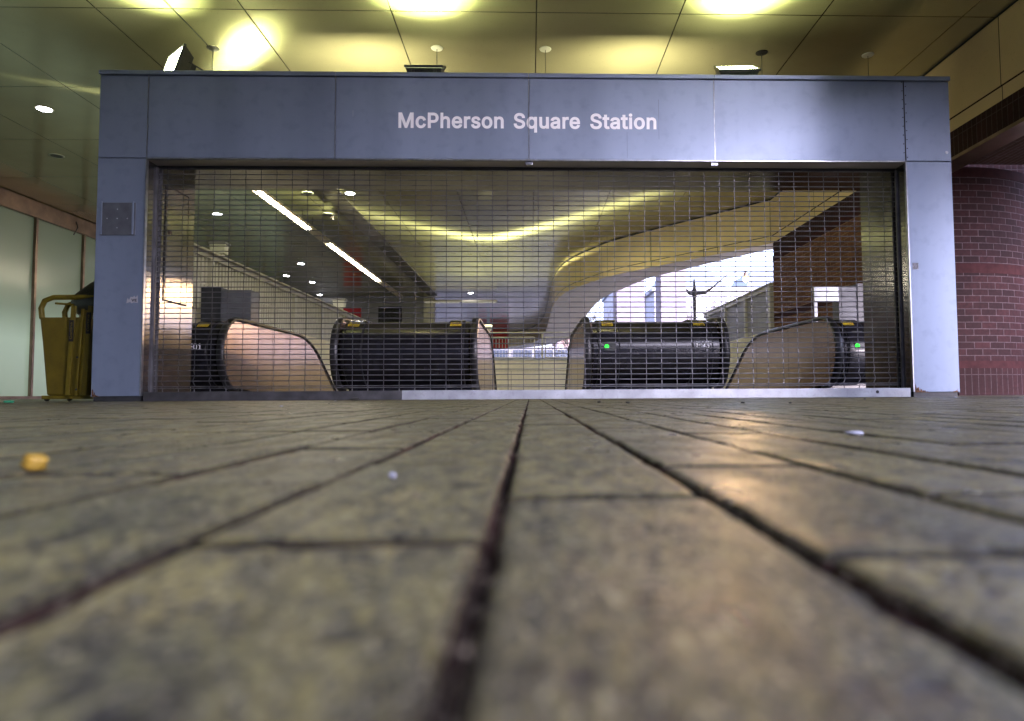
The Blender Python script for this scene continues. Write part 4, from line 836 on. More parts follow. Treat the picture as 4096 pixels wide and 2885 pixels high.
# ------------------------------------------------------------------ floodlights on top of the portal
def floodlight(loc, yaw, pitch, w, label, lensmat, tilt=0.0, power=None):
    """box-bodied flood: lens looks along local +Z before rotation"""
    t = thing('floodlight', label, 'floodlight', loc, 'floodlights on top of the portal')
    t.rotation_euler = (pitch, 0, yaw)
    h = 0.11
    def loc_build(mb, name, mat, par=t, **kw):
        o = mb.build(name, mat, None, **kw); o.parent = par; return o
    b = MB(); v0 = [(-w*.40, -w*.28), (w*.40, -w*.28), (w*.40, w*.28), (-w*.40, w*.28)]; v1 = [(-w*.5, -w*.4), (w*.5, -w*.4), (w*.5, w*.4), (-w*.5, w*.4)]
    b.v = [(x, y, 0.05) for x, y in v0] + [(x, y, 0.05+h) for x, y in v1]
    b.f = [(3, 2, 1, 0)] + [(i, (i+1) % 4, 4+(i+1) % 4, 4+i) for i in range(4)]
    b.f.append((4, 5, 6, 7))
    body = loc_build(b, 'housing', M['cast'], bevel=0.004)
    b = MB(); z1 = 0.05+h
    for (x0, x1, y0, y1) in ((-w*.53, w*.53, -w*.43, -w*.38), (-w*.53, w*.53, w*.38, w*.43), (-w*.53, -w*.48, -w*.38, w*.38), (w*.48, w*.53, -w*.38, w*.38)):
        b.box(x0, x1, y0, y1, z1+0.001, z1+0.026)
    loc_build(b, 'lens_frame', M['cast'], bevel=0.003)
    b = MB(); b.quad((-w*.478, -w*.378, z1+0.018), (w*.478, -w*.378, z1+0.018), (w*.478, w*.378, z1+0.018), (-w*.478, w*.378, z1+0.018))
    loc_build(b, 'lens', lensmat, fix=False)
    for i in range(-1, 2):
        for s in (-1, 1):
            b = MB(); xx = s*(w*0.3 + i*0.014)
            b.box(xx-0.003, xx+0.003, -w*.40, -w*.34, 0.07, 0.05+h-0.01); loc_build(b, 'rib', M['cast'])
    b = MB(); b.box(-w*.2, w*.2, -w*.2, w*.2, -0.02, 0.05); loc_build(b, 'gear_box', M['cast'], bevel=0.006)
    b = MB(); b.tube([(-w*.56, 0, 0.10), (-w*.56, 0, -0.045), (w*.56, 0, -0.045), (w*.56, 0, 0.10)], 0.008, 6); loc_build(b, 'yoke', M['cast'])
    return t
floodlight((-3.49, 6.95, HP+0.15), R(-42), R(74), 0.38, 'tilted floodlight with bright lens facing left at the portal end', M['lens_low'])
floodlight((-1.07, 6.98, HP+0.07), R(0), R(24), 0.37, 'black finned floodlight pointing straight up, middle of the portal top', M['lens'])
floodlight((2.17, 6.98, HP+0.08), R(-4), R(32), 0.40, 'floodlight with its bright lens tipped forward, right of the portal top', M['lens'])
floodlight((-3.15, 7.42, HP+0.07), R(-25), R(-14), 0.30, 'low floodlight half hidden behind the coping near the left portal end', M['lens'])
floodlight((-4.6+0.9, 6.60+0.2, HP+0.06), R(20), R(20), 0.001+0.24, 'small floodlight aimed at the ceiling beside the left tilted floodlight', M['lens']) if False else None

floodlight((-1.9, 7.40, HP+0.09), R(0), R(-76), 0.34, 'floodlight on the rear edge of the portal top facing the far plaza ceiling, left one', M['lens_rear'])
floodlight((1.3, 7.40, HP+0.09), R(0), R(-76), 0.34, 'floodlight on the rear edge of the portal top facing the far plaza ceiling, right one', M['lens_rear'])
# hanger discs and rods above the portal
for i, (x, y, mt, lab) in enumerate(((-3.66, 7.81, 'cast', 'dark open ceiling canopy with a cable beside the left floodlight'), (-1.07, 7.76, 'paintwhite', 'brightly lit ceiling canopy above the middle floodlight'), (0.19, 7.76, 'paintwhite', 'round white ceiling canopy above the portal centre'),
                         (2.75, 7.80, 'dark', 'dark round ceiling canopy beside the right floodlight'), (4.04, 7.83, 'paintwhite', 'round white ceiling canopy above the right end of the portal'))):
    t = thing('portal_hanger', lab, 'hanger', (x, y, HC), 'hangers from ceiling to portal')
    b = MB(); b.lathe([(0.07, -0.002), (0.066, -0.010), (0.02, -0.016)], (x, y, HC), 24); b.build('canopy', M[mt], t, smooth=True)
    b = MB(); b.tube([(x, y, HC-0.01), (x, y, HP-0.04)], 0.004, 6); b.build('rod', M['cast'], t)
    if i == 0:
        b = MB(); b.tube([(x, y-0.02, HC-0.02), (x-0.01, y-0.05, HC-0.04), (x-0.02, y-0.12, HC-0.012), (x-0.03, y-0.5, HC-0.006), (x-0.05, y-1.0, HC-0.006)], 0.006, 6); b.build('cable', M['cast'], t)

# recessed downlights
DL = [((-6.78, 9.54), 'down', 'lit round downlight in the ceiling left of the portal'), ((-7.9, 11.44), 'off', 'unlit round downlight in the ceiling behind the lit left one'),
      ((-6.92, 15.14), 'down', 'lit downlight nearest behind the grille at upper left'), ((-8.43, 27.47), 'down', 'bright far downlight over the service wall'),
      ((-3.58, 13.53), 'down', 'bright yellowish downlight right of the fluorescent strip'), ((-7.0, 20.9), 'down', 'small lit downlight above the middle of the slat fence'),
      ((-8.19, 23.02), 'down', 'small lit downlight, second beyond the fence'), ((-7.77, 24.4), 'down', 'small lit downlight, third beyond the fence'),
      ((-2.36, 27.03), 'down', 'lit downlight above the far crosswise fluorescent fitting'), ((-4.49, 15.12), 'off', 'unlit ceiling fitting beside the fluorescent strip, farther one'), ((-4.42, 13.53), 'off', 'unlit white ceiling fitting beside the fluorescent strip, nearer one')]
for (x, y), k, lab in DL:
    t = thing('downlight', lab, 'downlight', (x, y, HC), 'recessed downlights in the ceiling')
    b = MB(); b.lathe([(0.115, -0.001), (0.112, -0.008), (0.095, -0.009), (0.09, -0.003)], (x, y, HC), 24); b.build('ring', M['paintwhite'], t)
    b = MB(); b.lathe([(0.09, -0.004), (0.088, -0.011)], (x, y, HC), 24); b.build('lamp', M['down'] if k == 'down' else M['cast'], t)

# fluorescent strips
def strip_light(p0, p1, mat, lab):
    p0 = Vector(p0); p1 = Vector(p1); d = (p1-p0); L = d.length; ang = math.atan2(d.y, d.x)
    t = thing('fluorescent_strip', lab, 'strip light', tuple((p0+p1)/2), 'fluorescent strip lights')
    t.rotation_euler = (0, 0, ang)
    def lb(mb, name, m, **kw): o = mb.build(name, m, None, **kw); o.parent = t; return o
    b = MB(); b.box(-L/2, L/2, -0.06, 0.06, 0.02, 0.09); lb(b, 'housing', M['tube_off'], bevel=0.004)
    b = MB(); b.v = [(-L/2, -0.11, 0.018), (L/2, -0.11, 0.018), (L/2, -0.065, 0.06), (-L/2, -0.065, 0.06), (-L/2, 0.11, 0.018), (L/2, 0.11, 0.018), (L/2, 0.065, 0.06), (-L/2, 0.065, 0.06)]
    b.f = [(0, 1, 2, 3), (4, 7, 6, 5)]; lb(b, 'reflector', M['tube_off'], fix=False)
    for s in (-0.03, 0.03):
        b = MB(); n = max(1, round(L/1.4))
        for i in range(n):
            a = -L/2 + L*i/n + 0.04; c = -L/2 + L*(i+1)/n - 0.04
            b.tube([(a, s, 0.0), (c, s, 0.0)], 0.019, 8)
        lb(b, 'tube', mat, smooth=True)
    for s in (-0.35, 0.35):
        b = MB(); b.tube([(L*s, 0, 0.09), (L*s, 0, HC - p0.z)], 0.006, 6); lb(b, 'hanger', M['cast'])
    return t
SX = -4.9
strip_light((SX, 12.3, 3.72), (SX, 15.1, 3.72), M['tube'], 'lit fluorescent strip, the nearer bright run behind the grille')
strip_light((SX, 15.15, 3.72), (SX, 16.6, 3.72), M['tube_off'], 'dark short fluorescent strip between the two lit runs')
strip_light((SX, 16.65, 3.72), (SX, 22.2, 3.72), M['tube'], 'lit fluorescent strip, the longer farther run')
strip_light((SX, 22.25, 3.72), (SX, 26.1, 3.72), M['tube_off'], 'dark fluorescent strip at the far end of the line')
strip_light((-4.27, 27.4, 3.75), (-1.32, 27.4, 3.75), M['tube_dim'], 'pale fluorescent fitting set crosswise under the far ceiling')

# ------------------------------------------------------------------ escalators
# side profile of the balustrade in (y, z): rounded nose, level top, then the 30 degree descent
NY, NZ, NR = 8.50, 0.55, 0.44
def top_line(off=0.0):
    """top edge from nose round to the descent"""
    P = []
    r = NR + off
    for k in range(0, 17):
        t = R(-90 - 180*k/16)      # bottom -> front -> top
        P.append((NY + r*math.cos(t), NZ + r*math.sin(t)))
    P.append((9.8, NZ + r)); P.append((10.6, NZ + r))
    for k in range(1, 9):
        a = R(30*k/8); rad = 2.4
        P.append((10.6 + rad*math.sin(a), NZ + r - rad*(1-math.cos(a))))
    y, z = P[-1]
    P.append((y + 6.6*math.cos(R(30)), z - 6.6*math.sin(R(30))))
    return P
def cowl_profile(r):
    P = [(NY + r*math.cos(R(-90-180*k/20)), NZ + r*math.sin(R(-90-180*k/20))) for k in range(21)]
    return P
EX = [(-3.60, -2.33), (-0.645, 0.665), (2.36, 3.68)]
names = ['left', 'middle', 'right']
for i, (xa, xb) in enumerate(EX):
    e = thing('escalator', ('descending escalator with copper-tinted left balustrade, leftmost behind the grille', 'descending escalator in the middle, open view to the cream far wall', 'descending escalator with dark balustrade, rightmost behind the grille')[i], 'escalator', ((xa+xb)/2, 8.5, 0), 'escalators behind the grille')
    for x, s in ((xa, -1), (xb, 1)):
        T = top_line(-0.035)
        b = MB()
        # balustrade body: polygon closed along the skirt
        low = []
        for (y, z) in reversed(T):
            if y > NY + 0.05 and z > -6: low.append((y, min(0.04, z - 0.93)))
        poly = T + low
        w = 0.03
        b.prism(poly, x if s > 0 else x - w, x + w if s > 0 else x, 'X')
        pb = b.build('balustrade', M['bronze'], e)
        # panel joints
        for yy in (9.62, 11.0):
            q = MB(); xx = x - s*0.0015
            q.box(min(xx, x), max(xx, x), yy, yy+0.004, 0.06, 0.94); q.build('joint', M['dark'], pb)
        # handrail
        H = top_line(0.0); b = MB()
        for j in range(len(H)-1): pass
        prof = [(-0.045, -0.012), (-0.040, 0.012), (-0.02, 0.024), (0.02, 0.024), (0.040, 0.012), (0.045, -0.012), (0.025, -0.016), (-0.025, -0.016)]
        n0 = 0; hx = x + s*0.02
        for j, p in enumerate(H):
            a = H[max(0, j-1)]; c = H[min(len(H)-1, j+1)]
            t = Vector((c[0]-a[0], c[1]-a[1])).normalized(); nrm = Vector((-t.y, t.x))   # outward
            if j < 17: nrm = Vector((p[0]-NY, p[1]-NZ)).normalized()
            for (u, v) in prof: b.v.append((hx + u, p[0] + nrm.x*v, p[1] + nrm.y*v))
        k = len(prof)
        for j in range(len(H)-1):
            for q in range(k):
                a = j*k+q; c = j*k+(q+1) % k; b.f.append((a, c, c+k, a+k))
        b.build('handrail', M['rubber'], e, smooth=True)
        # bright guide track under the handrail
        G = top_line(-0.022); b = MB(); 
        for j in range(len(G)-1):
            b.quad((x - s*0.004, *G[j]), (x - s*0.004, *G[j+1]), (x + s*0.012, *G[j+1]), (x + s*0.012, *G[j]))
        b.build('guide_track', M['trim'], e, fix=False)
    # comb plate and steps
    b = MB(); b.box(xa+0.01, xb-0.01, 8.6, 10.3, -0.05, 0.012); b.build('comb_plate', M['steps'], e)
    st = MB()
    for k in range(22):
        y = 10.3 + k*0.40; z = -max(0, k-1)*0.23
        st.box(xa+0.05, xb-0.05, y, y+0.42, z-0.24, z-0.005 if k else 0.0)
    st.build('steps', M['steps'], e)
    b = MB(); b.prism([(8.6, 0.0), (10.8, 0.0), (19.4, -4.96), (19.4, -6.0), (10.8, -1.1), (8.6, -0.5)], xa+0.012, xb-0.012, 'X'); b.build('truss', M['dark'], e)

def cowl(x0, x1, label, rings, text=None, lampx=None, stick=(), capl=True):
    c = thing('escalator_cowl', label, 'escalator cowl', ((x0+x1)/2, NY, 0), 'black rounded cowls between escalators')
    r0 = 0.395
    b = MB(); prof = cowl_profile(r0) + [(10.9, NZ + r0), (10.9, 0.02), (NY, 0.02)]
    b.prism(prof, x0, x1, 'X'); b.build('drum', M['black'], c, smooth=True)
    b = MB(); b.box(x0+0.02, x1-0.02, NY-0.26, 10.8, 0.0, 0.019 + NZ - r0 - 0.02 if False else 0.10); b.build('foot', M['dark'], c)
    for (a, d) in rings:
        b = MB(); prof = cowl_profile(0.418) + [(9.0, NZ+0.418), (9.0, NZ+0.36), (NY, NZ+0.36), (NY, NZ-0.30), (NY, NZ-0.41)]
        b.prism(prof, a, d, 'X'); col = b.build('collar', M['black'], c, bevel=0.004, smooth=True)
        for xx in (a-0.012, d):
            q = MB(); q.prism(cowl_profile(0.407) + [(NY+0.2, NZ+0.407), (NY+0.2, NZ)], xx, xx+0.012, 'X'); q.build('ring', M['dark'], c)
    for xs in stick:
        def patch(mb, xa, xb, t0, t1, rr, n=6):
            for k in range(n):
                a = R(t0 + (t1-t0)*k/n); d = R(t0 + (t1-t0)*(k+1)/n)
                mb.quad((xa, NY - rr*math.cos(a), NZ + rr*math.sin(a)), (xb, NY - rr*math.cos(a), NZ + rr*math.sin(a)), (xb, NY - rr*math.cos(d), NZ + rr*math.sin(d)), (xa, NY - rr*math.cos(d), NZ + rr*math.sin(d)))
        b = MB(); patch(b, xs, xs+0.135, 50, 63, 0.4205); sk = b.build('warning_sticker', M['sticker'], c, fix=False)
        b = MB()
        rs = random.Random(int(xs*100)+999)
        for row, (t0, t1) in enumerate(((51, 52), (53.2, 54.2), (55.4, 56.2))):
            xx = xs+0.012
            while xx < xs+0.118:
                wdt = rs.uniform(0.006, 0.02); patch(b, xx, min(xx+wdt, xs+0.128), t0, t1, 0.4212, 1); xx += wdt+0.005
        for xx in (xs+0.02, xs+0.06, xs+0.105):
            patch(b, xx, xx+0.012, 57.5, 62, 0.4212, 2); patch(b, xx-0.006, xx+0.018, 59, 60.2, 0.4212, 1)
        b.build('sticker_marks', M['dark'], sk, fix=False)
    if lampx is not None:
        a = R(8); yy = NY - 0.42*math.cos(a); zz = NZ + 0.42*math.sin(a)
        b = MB(); b.box(lampx-0.05, lampx+0.085, yy-0.004, yy+0.02, zz-0.05, zz+0.05); b.build('switch_plate', M['cast'], c, bevel=0.004)
        b = MB(); b.lathe([(0.024, 0.0), (0.024, -0.010), (0.016, -0.018), (0.004, -0.021)], (lampx-0.02, yy-0.004, zz), 20, 'Y'); b.build('green_lamp', M['green'], c, smooth=True)
        b = MB(); b.box(lampx-0.05, lampx+0.07, NY-0.418*math.cos(R(35))-0.012, NY-0.3, NZ+0.20, NZ+0.205); b.box(lampx-0.05, lampx+0.07, NY-0.418*math.cos(R(35))-0.02, NY-0.3, NZ+0.235, NZ+0.24); b.build('vent', M['cast'], c)
    if text:
        s, tx, w = text
        a = R(9)
        text_mesh('number', s, w, 0.075, (tx, NY-0.4225*math.cos(a)-0.0035, NZ + 0.42*math.sin(a) - 0.03), M['white_paint'], c, bold=0.014)
    return c
cowl(-4.16, -3.70, 'black rounded cowl numbered E01 at the left end of the escalators', [(-4.02, -3.80)], text=('E01', -3.985, 0.14), stick=(-3.98,))
cowl(-2.24, -0.735, 'glossy black rounded cowl without a lamp between left and middle escalators', [(-2.20, -2.00), (-0.98, -0.80)], stick=(-2.19, -0.965))
cowl(0.755, 2.27, 'glossy black rounded cowl with green lamp and number E03 between middle and right escalators', [(0.82, 1.06), (1.95, 2.18)], text=('E03', 1.985, 0.155), lampx=0.93, stick=(0.87, 1.99))
cowl(3.77, 4.5, 'black rounded cowl with green lamp at the right end of the escalators', [(3.84, 4.06)], lampx=3.95, stick=(3.84,))

# posts behind the portal jambs
t = thing('control_post', 'grey metal cabinet on a dark post behind the left portal jamb', 'post', (-3.8, 8.8, 0), 'posts beside the escalators')
b = MB(); b.box(-4.28, -4.02, 8.95, 9.15, 0.0, 1.46); b.build('post', M['cast'], t, bevel=0.006)
b = MB(); b.box(-4.015, -3.62, 8.92, 9.2, 0.95, 1.42); b.build('cabinet', M['postgrey'], t, bevel=0.01)
t = thing('control_post', 'grey post with a pale metal sign plate behind the right portal jamb', 'post', (4.1, 8.9, 0), 'posts beside the escalators')
b = MB(); b.box(4.12, 4.36, 8.95, 9.15, 0.0, 1.47); b.build('post', M['postgrey'], t, bevel=0.006)
b = MB(); b.box(4.37, 4.47, 8.93, 9.15, 0.0, 1.5); b.build('dark_edge', M['cast'], t)
b = MB(); b.box(3.78, 4.115, 8.93, 8.97, 1.26, 1.46); b.build('sign_plate', M['galv'], t, bevel=0.006)
b = MB(); b.box(3.80, 3.84, 8.975, 9.0, 0.95, 1.30); b.build('plate_bracket', M['galv'], t)

# ------------------------------------------------------------------ fences on the parapets round the pit
def parapet(name, x0, x1, y0, y1, h, lab):
    b = MB(); b.box(x0, x1, y0, y1, -0.02, h)
    o = b.build(name, M['cream'], bevel=0.01); tag(o, lab, 'parapet'); return o
parapet('parapet_wall', -4.80, -4.46, 8.9, 19.4, 1.24, 'cream parapet wall along the left side of the escalator pit')
parapet('parapet_wall', 4.96, 5.16, 13.86, 19.4, 1.33, 'cream parapet wall along the right side of the escalator pit')
far = thing('parapet_wall', 'cream parapet wall closing the far end of the escalator pit, stained panel joints', 'parapet', (0, 19.4, 0))
b = MB(); b.box(-4.8, 5.16, 19.41, 19.7, -7, 1.0); b.build('wall', M['cream'], far, bevel=0.01)
b = MB(); b.box(-4.8, 5.16, 19.38, 19.73, 1.001, 1.045); b.build('coping', M['galv'], far, bevel=0.006)
b = MB(); b.box(-4.4, 4.9, 19.402, 19.409, 0.70, 0.715)
for x in (-2.3, -0.55, 1.12, 2.8): b.box(x, x+0.012, 19.402, 19.409, -2.0, 0.70)
for x in (-1.4, 0.35, 2.1): b.box(x, x+0.01, 19.402, 19.409, 0.715, 0.99)
b.build('panel_joints', plain('stained_joint', (0.22, 0.2, 0.15), 0.9, noise=0.3, scale=20), far)
# left slat fence
fl = thing('slat_fence', 'cream vertical slat fence on the left parapet with light showing through its gaps', 'fence', (-4.62, 14, 1.24))
b = MB(); b.box(-4.66, -4.56, 8.95, 19.4, 2.0, 2.07); b.box(-4.72, -4.50, 8.95, 19.4, 2.071, 2.10); b.build('top_rail', M['slat'], fl, bevel=0.006)
b = MB(); b.box(-4.64, -4.60, 8.95, 19.4, 1.62, 1.65); b.build('mid_rail', M['slat'], fl)
y = 9.0; k = 0
while y < 19.3:
    if k % 16 == 8:
        b = MB(); b.box(-4.68, -4.55, y-0.04, y+0.05, 1.241, 1.999); b.build('post', M['slat'], fl, bevel=0.006)
    else:
        b = MB(); b.box(-4.645, -4.595, y-0.028, y+0.028, 1.241, 1.999); b.build('slat', M['slat'], fl)
    y += 0.108; k += 1
fr = thing('slat_fence', 'grey ribbed panel fence on the right parapet beside the brick wall', 'fence', (5.0, 16, 1.33))
b = MB(); b.box(4.98, 5.10, 13.9, 19.4, 2.20, 2.27); b.box(4.96, 5.14, 13.9, 19.4, 2.30, 2.33); b.box(5.0, 5.04, 13.9, 19.4, 2.271, 2.299); b.build('top_rail', M['slat'], fr, bevel=0.004)
y = 14.0; k = 0
while y < 19.35:
    if k % 22 == 0:
        b = MB(); b.box(4.97, 5.10, y-0.05, y+0.06, 1.331, 2.30); b.build('post', M['slat'], fr, bevel=0.006)
    else:
        b = MB(); b.box(5.02, 5.06, y-0.033, y+0.033, 1.331, 2.199); b.build('slat', M['greypaint'], fr)
    y += 0.074; k += 1
# far railing
rl_ = thing('railing', 'cream steel railing with thin balusters on the far parapet', 'railing', (0, 19.55, 1.05))
b = MB(); b.tube([(-4.6, 19.5, 1.80), (5.0, 19.5, 1.80)], 0.025, 8); b.build('handrail', M['slat'], rl_)
for a in (-4.42, -2.85, -1.28, 0.42, 1.95, 3.5):
    w = 1.42
    b = MB(); 
    for (x0, x1, z0, z1) in ((a, a+w, 1.66, 1.69), (a, a+w, 1.075, 1.10), (a, a+0.03, 1.10, 1.66), (a+w-0.03, a+w, 1.10, 1.66)): b.box(x0, x1, 19.53, 19.56, z0, z1)
    fr_ = b.build('panel_frame', M['slat'], rl_)
    if -3 < a < 3:
        for i in range(1, 15):
            q = MB(); q.box(a+0.03+i*0.0905-0.007, a+0.03+i*0.0905+0.007, 19.538, 19.552, 1.10, 1.66); q.build('baluster', M['slat'], fr_)
    b = MB(); b.box(a-0.10, a-0.05, 19.51, 19.58, 1.046, 1.80); b.build('post', M['slat'], rl_)

# uplights on fences
def uplight(x, y, z, s, lab, lit=True):
    t = thing('uplight', lab, 'uplight', (x, y, z), 'uplights on the parapets')
    b = MB(); b.prism([(-0.13*s, 0.12*s), (0.13*s, 0.12*s), (0.11*s, 0.0), (-0.11*s, 0.0)], 0, 0, 'Y') if False else None
    b = MB(); b.v = [(x+dx*s, y+dy*s, z+dz*s) for dz, w in ((0.08, 0.16), (0.30, 0.19)) for dx, dy in ((-w, -w*.7), (w, -w*.7), (w, w*.7), (-w, w*.7))]
    b.f = [(3, 2, 1, 0), (4, 5, 6, 7)] + [(i, (i+1) % 4, 4+(i+1) % 4, 4+i) for i in range(4)]
    b.build('body', M['paintwhite'], t, bevel=0.006)
    b = MB(); b.box(x-0.21*s, x+0.21*s, y-0.15*s, y+0.15*s, z+0.301*s, z+0.36*s); b.build('lens', M['uplight'] if lit else M['greypaint'], t, bevel=0.01)
    b = MB(); b.box(x-0.10*s, x+0.10*s, y-0.08*s, y+0.08*s, z, z+0.079*s); b.build('base', M['paintwhite'], t)
uplight(-1.22, 19.5, 1.80, 0.62, 'cream uplight with glowing top on the far railing')
uplight(-4.62, 16.6, 2.10, 0.75, 'white box uplight at the far end of the left slat fence', False)
uplight(-4.62, 10.2, 2.10, 0.62, 'grey box floodlight on the near end of the left slat fence', False)

# ------------------------------------------------------------------ things beyond
def windows(par, x0, x1, y, zs, nx, ww, wh, mat='winpale', frame='stone'):
    for z in zs:
        for i in range(nx):
            cx = x0 + (x1-x0)*(i+0.5)/nx
            f = MB(); f.box(cx-ww/2-0.12, cx+ww/2+0.12, y-0.10, y-0.001, z-0.15, z+wh+0.12); fo = f.build('window', M[frame], par)
            q = MB(); q.box(cx-ww/2, cx-0.05, y-0.14, y-0.101, z, z+wh); q.box(cx+0.05, cx+ww/2, y-0.14, y-0.101, z, z+wh); q.build('pane', M[mat], fo)
m1 = thing('hotel_building', 'pale stone building with pitched slate mansard roof behind the street lamp', 'building', (25, 95, 0))
b = MB(); b.box(17.5, 31.5, 95, 110, 0, 14.4); b.build('wall', M['stone'], m1)
b = MB(); b.box(17.1, 31.9, 94.6, 110, 14.4, 14.9); b.build('cornice', M['stone'], m1)
b = MB(); b.box(17.3, 31.7, 94.85, 95, 8.3, 8.6); b.build('string_course', M['stone'], m1)
b = MB(); b.v = [(18, 95.2, 14.9), (28.0, 95.2, 14.9), (28.0, 109, 14.9), (18, 109, 14.9), (20.2, 98, 18.3), (25.6, 98, 18.3), (25.6, 106, 18.3), (20.2, 106, 18.3)]
b.f = [(0, 1, 5, 4), (1, 2, 6, 5), (2, 3, 7, 6), (3, 0, 4, 7), (4, 5, 6, 7)]; b.build('roof', M['roofm'], m1)
windows(m1, 18.0, 31.0, 95, (11.8, 9.2), 3, 2.2, 1.7, 'winpale'); windows(m1, 18.0, 31.0, 95, (6.0, 3.0, 0.8), 4, 1.1, 1.5, 'winpale')
m2 = thing('corner_building', 'pale classical building with cornice between the two columns', 'building', (17, 110, 0))
b = MB(); b.box(13.5, 17.6, 110, 125, 0, 17.0); b.build('wall', M['stone'], m2); b = MB(); b.box(13.2, 17.9, 109.5, 125, 17.0, 17.6); b.build('cornice', M['roofm'], m2)
windows(m2, 14, 17.4, 110, (13.8, 10.8, 5.5, 2.5), 3, 0.7, 1.6, 'glassdark')
m3 = thing('far_mansard_building', 'distant pale building with dormered slate roof above the ribbed fence', 'building', (40, 105, 0))
b = MB(); b.box(33.5, 60, 105, 120, 0, 13.5); b.build('wall', M['stone'], m3)
b = MB(); b.v = [(33, 104.8, 13.5), (60, 104.8, 13.5), (60, 120, 13.5), (33, 120, 13.5), (35.5, 108, 19.5), (60, 108, 21), (60, 117, 21), (35.5, 117, 19.5)]
b.f = [(0, 1, 5, 4), (1, 2, 6, 5), (2, 3, 7, 6), (3, 0, 4, 7), (4, 5, 6, 7)]; b.build('roof', M['roofm'], m3)
for i in range(8):
    q = MB(); q.box(34.5+i*2.2, 35.7+i*2.2, 104.2, 106, 13.9, 15.5); q.build('dormer', M['stone'], m3)
#buildings low beyond the far railing
m4 = thing('street_shopfront', 'low pale shopfront with dark windows seen through the far railing', 'building', (-1, 60, 0))
b = MB(); b.box(-12, 4.2, 60, 66, 0, 4.15); b.build('wall', M['stone'], m4)
for x0, x1 in ((-5.6, -3.4), (-3.2, -2.0), (-1.5, 0.15), (0.45, 2.0), (2.15, 3.6)):
    q = MB(); q.box(x0, x1, 59.93, 59.99, 0.6, 3.9); q.build('window', M['glassdark'], m4)
m5 = thing('pink_building', 'pinkish stone building end right of the shopfront', 'building', (6, 64, 0))
b = MB(); b.box(2.6, 6.2, 64, 74, 0, 5.6); b.build('wall', plain('pink_stone', (0.62, 0.45, 0.42), 0.8), m5)
b = MB(); b.box(2.4, 6.4, 63.7, 74, 5.2, 5.5); b.build('cornice', plain('pink_cornice', (0.6, 0.4, 0.33), 0.8), m5)
q = MB(); q.box(3.2, 4.4, 63.93, 63.99, 1.0, 4.4); q.build('window', M['glassdark'], m5)

# unseen block added behind the camera, it keeps the low sun off the left of the plaza
m6 = thing('shade_block', 'plain pale block added unseen behind the plaza to shade it', 'building', (-20, -30, 0))
b = MB(); b.box(-70, 12.64, -30, -18, 0, 13.0); b.build('wall', M['stone'], m6)
m7 = thing('side_street_building', 'low pale building across the side street right of the arcade', 'building', (42, 10, 0))
b = MB(); b.box(42, 60, -40, 60, 0, 8.5); b.build('wall', M['stone'], m7)
b = MB(); b.box(41.6, 60, -40.4, 60.4, 8.5, 9.0); b.build('cornice', M['stone'], m7)
for z in (1.2, 4.8):
    for i in range(16):
        y = -36 + i*6; q = MB(); q.box(41.9, 41.99, y, y+3.2, z, z+2.3); q.build('window', M['glassdark'], m7)
ch = MB(); ch.box(-4.12, -3.74, 10.2, 27.6, HC-0.03, HC-0.001); tag(ch.build('ceiling_dark_band', plain('dark_band', (0.05, 0.042, 0.035), rough=0.4, metal=0.4), bevel=0.004), 'long dark band on the ceiling beside the fluorescent line', 'trim')  # added thin box stands in for a dark band along the ceiling
# street lamp
sl_ = thing('street_lamp', 'ornate dark street lamp with a curved arm and glowing amber lamp', 'street lamp', (9.75, 40, 0))
b = MB(); b.tube([(9.75, 40, 0), (9.75, 40, 5.2)], 0.09, 10, radii=[0.12, 0.075]); b.build('pole', M['post'], sl_)
b = MB(); b.lathe([(0.08, 0), (0.10, 0.12), (0.11, 0.5), (0.09, 0.75), (0.14, 0.95), (0.14, 1.25), (0.09, 1.35), (0.07, 1.7), (0.03, 1.95)], (9.75, 40, 4.9), 14); b.build('finial', M['post'], sl_, smooth=True)
b = MB(); b.tube([(9.75, 40, 5.95), (10.4, 40, 6.0), (10.9, 40, 6.35), (11.6, 40, 7.0), (12.3, 40, 7.25), (12.9, 40, 7.3)], 0.05, 8, radii=[0.12, 0.10, 0.05, 0.03, 0.028, 0.028]); b.build('arm', M['post'], sl_, smooth=True)
b = MB(); b.tube([(9.75, 40, 5.9), (9.45, 40, 5.95), (9.3, 40, 6.15), (9.15, 40, 6.2), (9.12, 40, 6.38)], 0.07, 8, radii=[0.1, 0.09, 0.07, 0.08, 0.07]); b.build('scroll', M['post'], sl_, smooth=True)
b = MB(); b.lathe([(0.03, 0.0), (0.15, -0.12), (0.17, -0.3), (0.05, -0.42)], (12.85, 40, 7.28), 14); b.build('hood', M['mullion'], sl_, smooth=True)
b = MB(); b.lathe([(0.16, -0.31), (0.19, -0.45), (0.13, -0.62), (0.03, -0.68)], (12.85, 40, 7.28), 14); b.build('globe', M['amber'], sl_, smooth=True)
b = MB(); b.box(10.0, 10.3, 39.9, 40.1, 3.6, 4.4); b.build('signal_box', M['paintwhite'], sl_, bevel=0.03)

